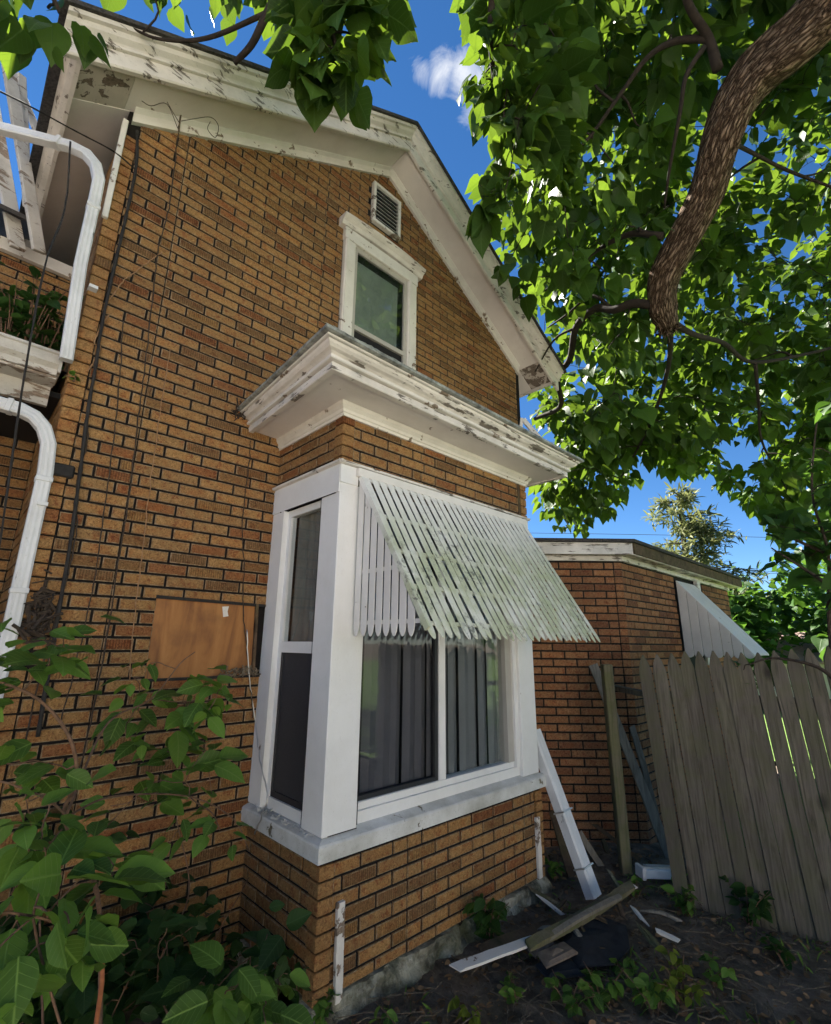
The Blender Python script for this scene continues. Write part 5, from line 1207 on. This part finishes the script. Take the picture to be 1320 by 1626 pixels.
# plant tuft on the porch roof
def weed(name, label, cat, root, n, h, spread, mat, size, tpl=OF, group=None, droop=.2, stems=True, mats=STEM):
    o = thing(name, label, cat, group, None); root = np.array(root, float); C, T, Nn, S = [], [], [], []; mb = MB()
    ns = max(2, n//6)
    for s in range(ns):
        a = rng.uniform(0, 6.28); tip = root+np.array([math.cos(a)*spread*rng.uniform(.2, 1), math.sin(a)*spread*rng.uniform(.2, 1), h*rng.uniform(.5, 1)])
        P = spline([root+np.array([math.cos(a), math.sin(a), 0])*.01, (root+tip)/2+[0, 0, .12*h], tip], 4); mb.tube(P, list(np.linspace(.004, .0015, len(P))), 5)
        for k in range(n//ns):
            f = rng.uniform(.3, 1); p = P[int(f*(len(P)-1))]; b = rng.uniform(0, 6.28); t = np.array([math.cos(b), math.sin(b), rng.uniform(-.5, .5)-droop]); C.append(p); T.append(t); Nn.append(np.array([0, 0, 1.])+rng.normal(0, .4, 3)); S.append(size*rng.uniform(.5, 1.15))
    mb.build('stem', mats, o, smooth=True); leaf_set(o, C, T, Nn, S, mat, tpl, tpl, 300); return o
px = onY(40, 545, 3.25)
for k in range(4):
    q = onY(8+28*k, 560+6*k, 3.15+.05*k); weed('roof_plant', ['bushy green plant at the left edge of the porch roof', 'second bushy green plant along the porch gutter', 'third bushy green plant along the porch gutter', 'green plant on the porch roof beside the white downspout'][k], 'plant', (q[0], q[1]-.08, gz+.12), 110, .5, .24, LEAFV, .085, group='plants on the porch roof')
q = onY(128, 602, DW-.06); weed('seedling', 'tiny green seedling sprouting from the wall corner by the gutter', 'seedling', (XL+.02, DW-.03, q[2]-.01), 8, .05, .06, LEAFS, .055)
# nest of rubbish behind the lower downspout
mbn = MB(); q = onY(62, 975, DW-.03)
for i in range(90):
    p = q+rng.normal(0, 1, 3)*np.array([.028, .012, .075]); d = rng.normal(0, 1, 3)*.05; d[1] *= .3; mbn.tube([p-d*.5, p+d*.5], rng.uniform(.002, .009), 4)
tag(mbn.build('bird_nest', VINE), 'dark clump of old nest stuff stuck behind the lower downspout', 'nest')

# ------------------------------------------------------------------ weeds and litter on the ground
W_ = [((775, 1500), 60, .26, .12, LEAFV, .075, 'dark ivy like weed growing at the middle of the bay foundation'),
      ((880, 1400), 22, .16, .09, LEAFS, .055, 'small weed at the right end of the bay foundation'),
      ((1085, 1452), 34, .12, .11, LEAFS, .062, 'light green weed at the foot of the first picket'),
      ((1190, 1470), 46, .2, .13, LEAFV, .075, 'leafy weed against the middle of the picket fence'),
      ((1085, 1590), 44, .16, .12, LEAFY, .05, 'yellow green weed in the middle of the bare soil'),
      ((1040, 1610), 40, .12, .12, LEAFS, .055, 'green weed left of the yellow green weed'),
      ((905, 1600), 30, .10, .11, LEAFS, .05, 'low green weed below the black felt'),
      ((985, 1545), 20, .08, .08, LEAFS, .045, 'tiny weed right below the black felt'),
      ((860, 1525), 16, .09, .06, LEAFY, .05, 'little weed poking up beside the brown shingle'),
      ((1010, 1420), 26, .1, .1, LEAFS, .05, 'weed sprouting at the upper end of the mossy plank'),
      ((500, 1640), 14, .1, .06, LEAFS, .07, 'single leafy sprout under the near corner of the bay'),
      ((1030, 1330), 30, .5, .06, LEAFV, .055, 'tall pale edged weed between the mossy post and the fence'),
      ((960, 1590), 34, .12, .11, LEAFS, .055, 'spreading green weed below the black felt near the bottom edge'),
      ((1130, 1560), 26, .1, .1, LEAFS, .05, 'small green weed right of the yellow green weed'),
      ((820, 1580), 26, .09, .1, LEAFS, .05, 'small green weed below the white nail holed board'),
      ((740, 1610), 20, .08, .09, LEAFY, .045, 'pale green weed near the bottom edge in front of the bay'),
      ((1250, 1530), 22, .1, .09, LEAFV, .055, 'dark weed near the foot of the fence at the right'),
      ((640, 1650), 24, .08, .12, LEAFS, .05, 'low weed at the bottom edge in front of the bay')]
for (x, y), n, h, s, m, z, lb in W_:
    q = onZ(x, y, -.05); weed('weed', lb, 'weed', (q[0], q[1], ground_h(q[0], q[1])-.005), int(n*1.25), h*1.25, s*1.3, m, z*1.15, group='weeds on the soil')
n = 4200; C = np.stack([rng.uniform(1.2, 4.3, n), rng.uniform(-.6, 2.4, n), np.zeros(n)], 1)
C = C[~((C[:, 0] > X0-.05) & (C[:, 0] < X1) & (C[:, 1] > D-.08))]
C[:, 2] = [ground_h(a, b)+.006+rng.uniform(0, .012) for a, b in C[:, :2]]
a = rng.uniform(0, 6.28, len(C)); T = np.stack([np.cos(a), np.sin(a), rng.normal(0, .25, len(C))], 1); Nn = np.stack([rng.normal(0, .5, len(C)), rng.normal(0, .5, len(C)), np.ones(len(C))], 1)
o = leaves_mesh('leaf_litter', OT[0], C, T, Nn, rng.uniform(.008, .045, len(C)), LITTER, None); o['kind'] = 'stuff'; o['label'] = 'dead leaves scattered over the soil'; o['category'] = 'leaf litter'
mbt = MB()
for i in range(800):
    x, y = rng.uniform(1.5, 4.0), rng.uniform(-.2, 2.0); L0 = rng.uniform(.03, .2)*(1 if rng.random() < .8 else 1.8); a = rng.uniform(0, 6.28); P = []
    for k in range(4): P.append((x+math.cos(a)*L0*(k/3-.5)+rng.normal(0, L0*.05), y+math.sin(a)*L0*(k/3-.5)+rng.normal(0, L0*.05), ground_h(x, y)+.012+rng.uniform(0, .015)))
    mbt.tube(P, rng.uniform(.001, .0032), 4)
o = mbt.build('fallen_twigs', NEST); o['kind'] = 'stuff'; o['label'] = 'dry twigs littering the soil'; o['category'] = 'twigs'
n = 1500; C = np.stack([rng.uniform(1.4, 4.0, n), rng.uniform(-.3, 2.0, n), np.zeros(n)], 1); C[:, 2] = [ground_h(a, b)-.004 for a, b in C[:, :2]]
C = C[[mnoise.noise(Vector((c[0]*2, c[1]*2, 7))) > .0 for c in C]]
a = rng.uniform(0, 6.28, len(C)); T = np.stack([np.cos(a)*.5, np.sin(a)*.5, rng.uniform(.3, 1, len(C))], 1); Nn = rng.normal(0, 1, (len(C), 3))
o = leaves_mesh('ground_cover', leaf_template('blade', False, .5, .2), C, T, Nn, rng.uniform(.02, .065, len(C)), LEAFS, None); o['kind'] = 'stuff'; o['label'] = 'sparse grass blades coming up through the soil'; o['category'] = 'grass'

# ------------------------------------------------------------------ right edge: vine tangle by the fence
rv = thing('climbing_vine', 'dark large leaved climbing vine at the right edge above the fence', 'vine')
mbv = MB(); vn, vr = [], []
for pts in ([(1345, 1250, 2.9), (1318, 1000, 3.0), (1316, 880, 3.0), (1290, 780, 3.0), (1300, 640, 3.05)], [(1316, 880, 3.0), (1270, 860, 3.0), (1230, 840, 3.0)], [(1318, 930, 3.0), (1280, 905, 2.95), (1225, 870, 2.95)], [(1345, 1100, 2.8), (1300, 1060, 2.85), (1230, 1045, 3.0), (1190, 1055, 3.05)]):
    P = spline([dep(*p) for p in pts], 6); mbv.tube(P, list(np.linspace(.014, .004, len(P))), 7); vn += P; vr += list(np.linspace(.014, .004, len(P)))
clus = []; csz = []
sample(26, [(1300, 590), (1360, 580), (1370, 900), (1240, 900), (1215, 840), (1270, 760)], lambda x, y: 2.8+rng.uniform(0, .5), .15)
sample(16, [(1230, 800), (1370, 800), (1370, 1010), (1300, 960), (1225, 900)], lambda x, y: 2.8+rng.uniform(0, .5), .14)
sample(8, [(1290, 1020), (1360, 1000), (1360, 1200), (1310, 1080)], lambda x, y: 3.2+rng.uniform(0, .4), .12)
sample(3, [(1170, 1040), (1215, 1040), (1215, 1070), (1170, 1070)], lambda x, y: 3.15+rng.uniform(0, .1), .11)
dirs = grow(vn, vr, clus, mbv, .002, .006); mbv.build('stems', VINE, rv, smooth=True)
C_, T_, N_, S_ = [], [], [], []
for c, dr, s in zip(clus, dirs, csz):
    for k in range(rng.integers(3, 6)):
        a = rng.uniform(0, 6.28); t = np.array([math.cos(a), math.sin(a), -rng.uniform(.1, 1.)]); C_.append(c+rng.normal(0, .04, 3)); T_.append(t); N_.append(np.array([0, 0, 1.])+rng.normal(0, .35, 3)); S_.append(s*rng.uniform(.6, 1.15))
leaf_set(rv, C_, T_, N_, S_, LEAFV, HT, HF, 300)

# ------------------------------------------------------------------ background beyond the fence
def conifer(root, h, r, label):
    t = thing('conifer_tree', label, 'tree', loc=(0, 0, 0)); root = np.array(root, float)
    MB().tube([root, root+[0, 0, h*.5], root+[0, 0, h]], [.22, .13, .02], 8).build('trunk', TWIG, t, smooth=True); mb = MB(); C, T, Nn, S = [], [], [], []
    for k in range(120):
        f = rng.uniform(.12, 1)**.85; z = h*f; rr = r*(1-f)**.75*rng.uniform(.55, 1.1)+.15; a = rng.uniform(0, 6.28); d = np.array([math.cos(a), math.sin(a), 0]); P = [root+[0, 0, z], root+d*rr*.55+[0, 0, z+.03*rr], root+d*rr+[0, 0, z-.12*rr+.1]]
        mb.tube(P, [.03, .018, .006], 4); m = int(16+rr*32)
        for j in range(m):
            g = rng.uniform(.25, 1.05); p = P[0]+(P[2]-P[0])*g+rng.normal(0, 1, 3)*np.array([.12, .12, .05])*(.6+rr*.3); C.append(p); tt = d*.7+rng.normal(0, .6, 3)+[0, 0, .15]; T.append(tt); Nn.append(np.array([0, 0, 1.])+rng.normal(0, .5, 3)); S.append(rng.uniform(.14, .34))
    mb.build('branches', TWIG, t); o = leaves_mesh('crown', leaf_template('blade', False, .3, .5), np.array(C), np.array(T), np.array(Nn), np.array(S)*1.15, LEAFC, t); o['kind'] = 'stuff'
    return t
q = dep(1085, 850, 16); conifer((q[0], q[1], 0), 6.6, 3.4, 'pale yellow green conifer rising behind the annex roof')
def broadtree(name, root, h, r, n, size, label, mat=LEAFV, trunk=.12, tpl=HT):
    t = thing(name, label, 'tree', loc=(0, 0, 0)); root = np.array(root, float); top = root+[0, 0, h*.55]
    MB().tube(spline([root, root+[.05, .02, h*.3], top], 4), list(np.linspace(trunk, trunk*.5, 9)), 8).build('trunk', TWIG, t, smooth=True); cc = root+[0, 0, h*.62]; cl = []
    while len(cl) < n:
        v = rng.normal(0, 1, 3); v /= np.linalg.norm(v); v *= rng.uniform(.35, 1)**.5; k = 1+.35*mnoise.noise(Vector(v*1.8+np.array([root[0], root[1], 0]))); cl.append(cc+v*np.array([r, r, h*.42])*k)
    mb = MB(); dirs = grow([top, cc, root+[0, 0, h*.4]], [trunk*.5, .03, trunk*.6], cl, mb, .006, .04); mb.build('branches', TWIG, t); C, T, Nn, S = [], [], [], []
    for c, d in zip(cl, dirs):
        for k in range(14):
            a = rng.uniform(0, 6.28); C.append(c+rng.normal(0, .16+r*.03, 3)); T.append((math.cos(a), math.sin(a), -rng.uniform(0, .8))); Nn.append(np.array([0, 0, 1.])+rng.normal(0, .5, 3)); S.append(size*rng.uniform(.6, 1.2))
    o = leaves_mesh('crown', tpl[0], np.array(C), np.array(T), np.array(Nn), np.array(S), mat, t); o['kind'] = 'stuff'; return t
for px_, d_, h_, r_, lb, mt in ((1150, 13, 2.9, 1.0, 'small rounded green bush in front of the conifer', LEAFV), (1225, 15, 3.3, 2.0, 'dark green tree right of the annex awning', LEAFV), (1330, 18, 4.4, 2.4, 'dark green tree beyond the pink roof at the right edge', LEAFV),
                               (1010, 22, 3.3, 2.2, 'low green tree left of the conifer behind the annex', LEAFV), (1420, 12, 5, 2.4, 'leafy tree outside the right edge beyond the fence', LEAFV), (1150, 26, 4.4, 2.6, 'distant green tree behind the conifer', LEAFV)):
    q = dep(px_, 960, d_); broadtree('broadleaf_tree', (q[0], q[1], 0), h_, r_, 110, .24, lb, mt)
# low neighbouring shed with pink roof
sh = thing('neighbour_shed', 'low pink roofed shed beyond the fence on the right', 'shed')
q = dep(1290, 1015, 13.5); qx, qy = q[0], q[1]
MB().box((qx-.8, qy-3.5, 0), (qx+3, qy+1.9, 1.15)).build('wall', SIDING, sh)
MB().add([(qx-1.05, qy-3.8, 1.15), (qx-1.05, qy+2.1, 1.15), (qx+1.1, qy+2.1, 1.95), (qx+1.1, qy-3.8, 1.95), (qx+3.2, qy-3.8, 1.15), (qx+3.2, qy+2.1, 1.15), (qx-1.05, qy-3.8, 1.09), (qx-1.05, qy+2.1, 1.09), (qx+3.2, qy-3.8, 1.09), (qx+3.2, qy+2.1, 1.09)],
         [(0, 1, 2, 3), (3, 2, 5, 4), (0, 6, 7, 1), (6, 8, 9, 7), (0, 3, 4, 8, 6), (1, 7, 9, 5, 2), (4, 5, 9, 8)]).build('roof', ROOFP, sh)
MB().box((qx-.86, qy-1.3, .1), (qx-.8, qy-.4, 1.1)).build('door', FENCE, sh)
for k, (a, b) in enumerate(((846, 858), (905, 912))):
    P = [dep(820, a, 24), dep(1080, a+4, 24), dep(1400, b, 24)]; tag(MB().tube(spline(P, 4), .012, 5).build('power_line', CABLE), ['upper thin power line across the sky behind the conifer', 'lower thin power line across the sky behind the conifer'][k], 'power line')

# ------------------------------------------------------------------ house added to bounce sun onto shaded walls (seen only in the window glass)
nb = thing('added_house', 'cream sided house added behind the camera to bounce sunlight', 'house')
MB().box((-9, -13, 0), (3.2, -9.2, 4.6)).build('wall', SIDING, nb)
MB().add([(-9.3, -8.9, 4.6), (3.5, -8.9, 4.6), (3.5, -11.1, 6.4), (-9.3, -11.1, 6.4), (-9.3, -13.3, 4.6), (3.5, -13.3, 4.6)], [(0, 1, 2, 3), (3, 2, 5, 4), (0, 3, 4), (1, 5, 2), (0, 4, 5, 1)]).build('roof', ROOFM, nb)
for x in (-6, -2.5, .8):
    f = MB().box((x-.55, -9.2, 1.2), (x+.55, -9.14, 2.7)).build('window', WHITE2, nb); MB().box((x-.45, -9.139, 1.3), (x+.45, -9.13, 2.6)).build('pane', DARK, f)
for o in bpy.data.objects:
    if 'vis' in o.keys(): del o['vis']
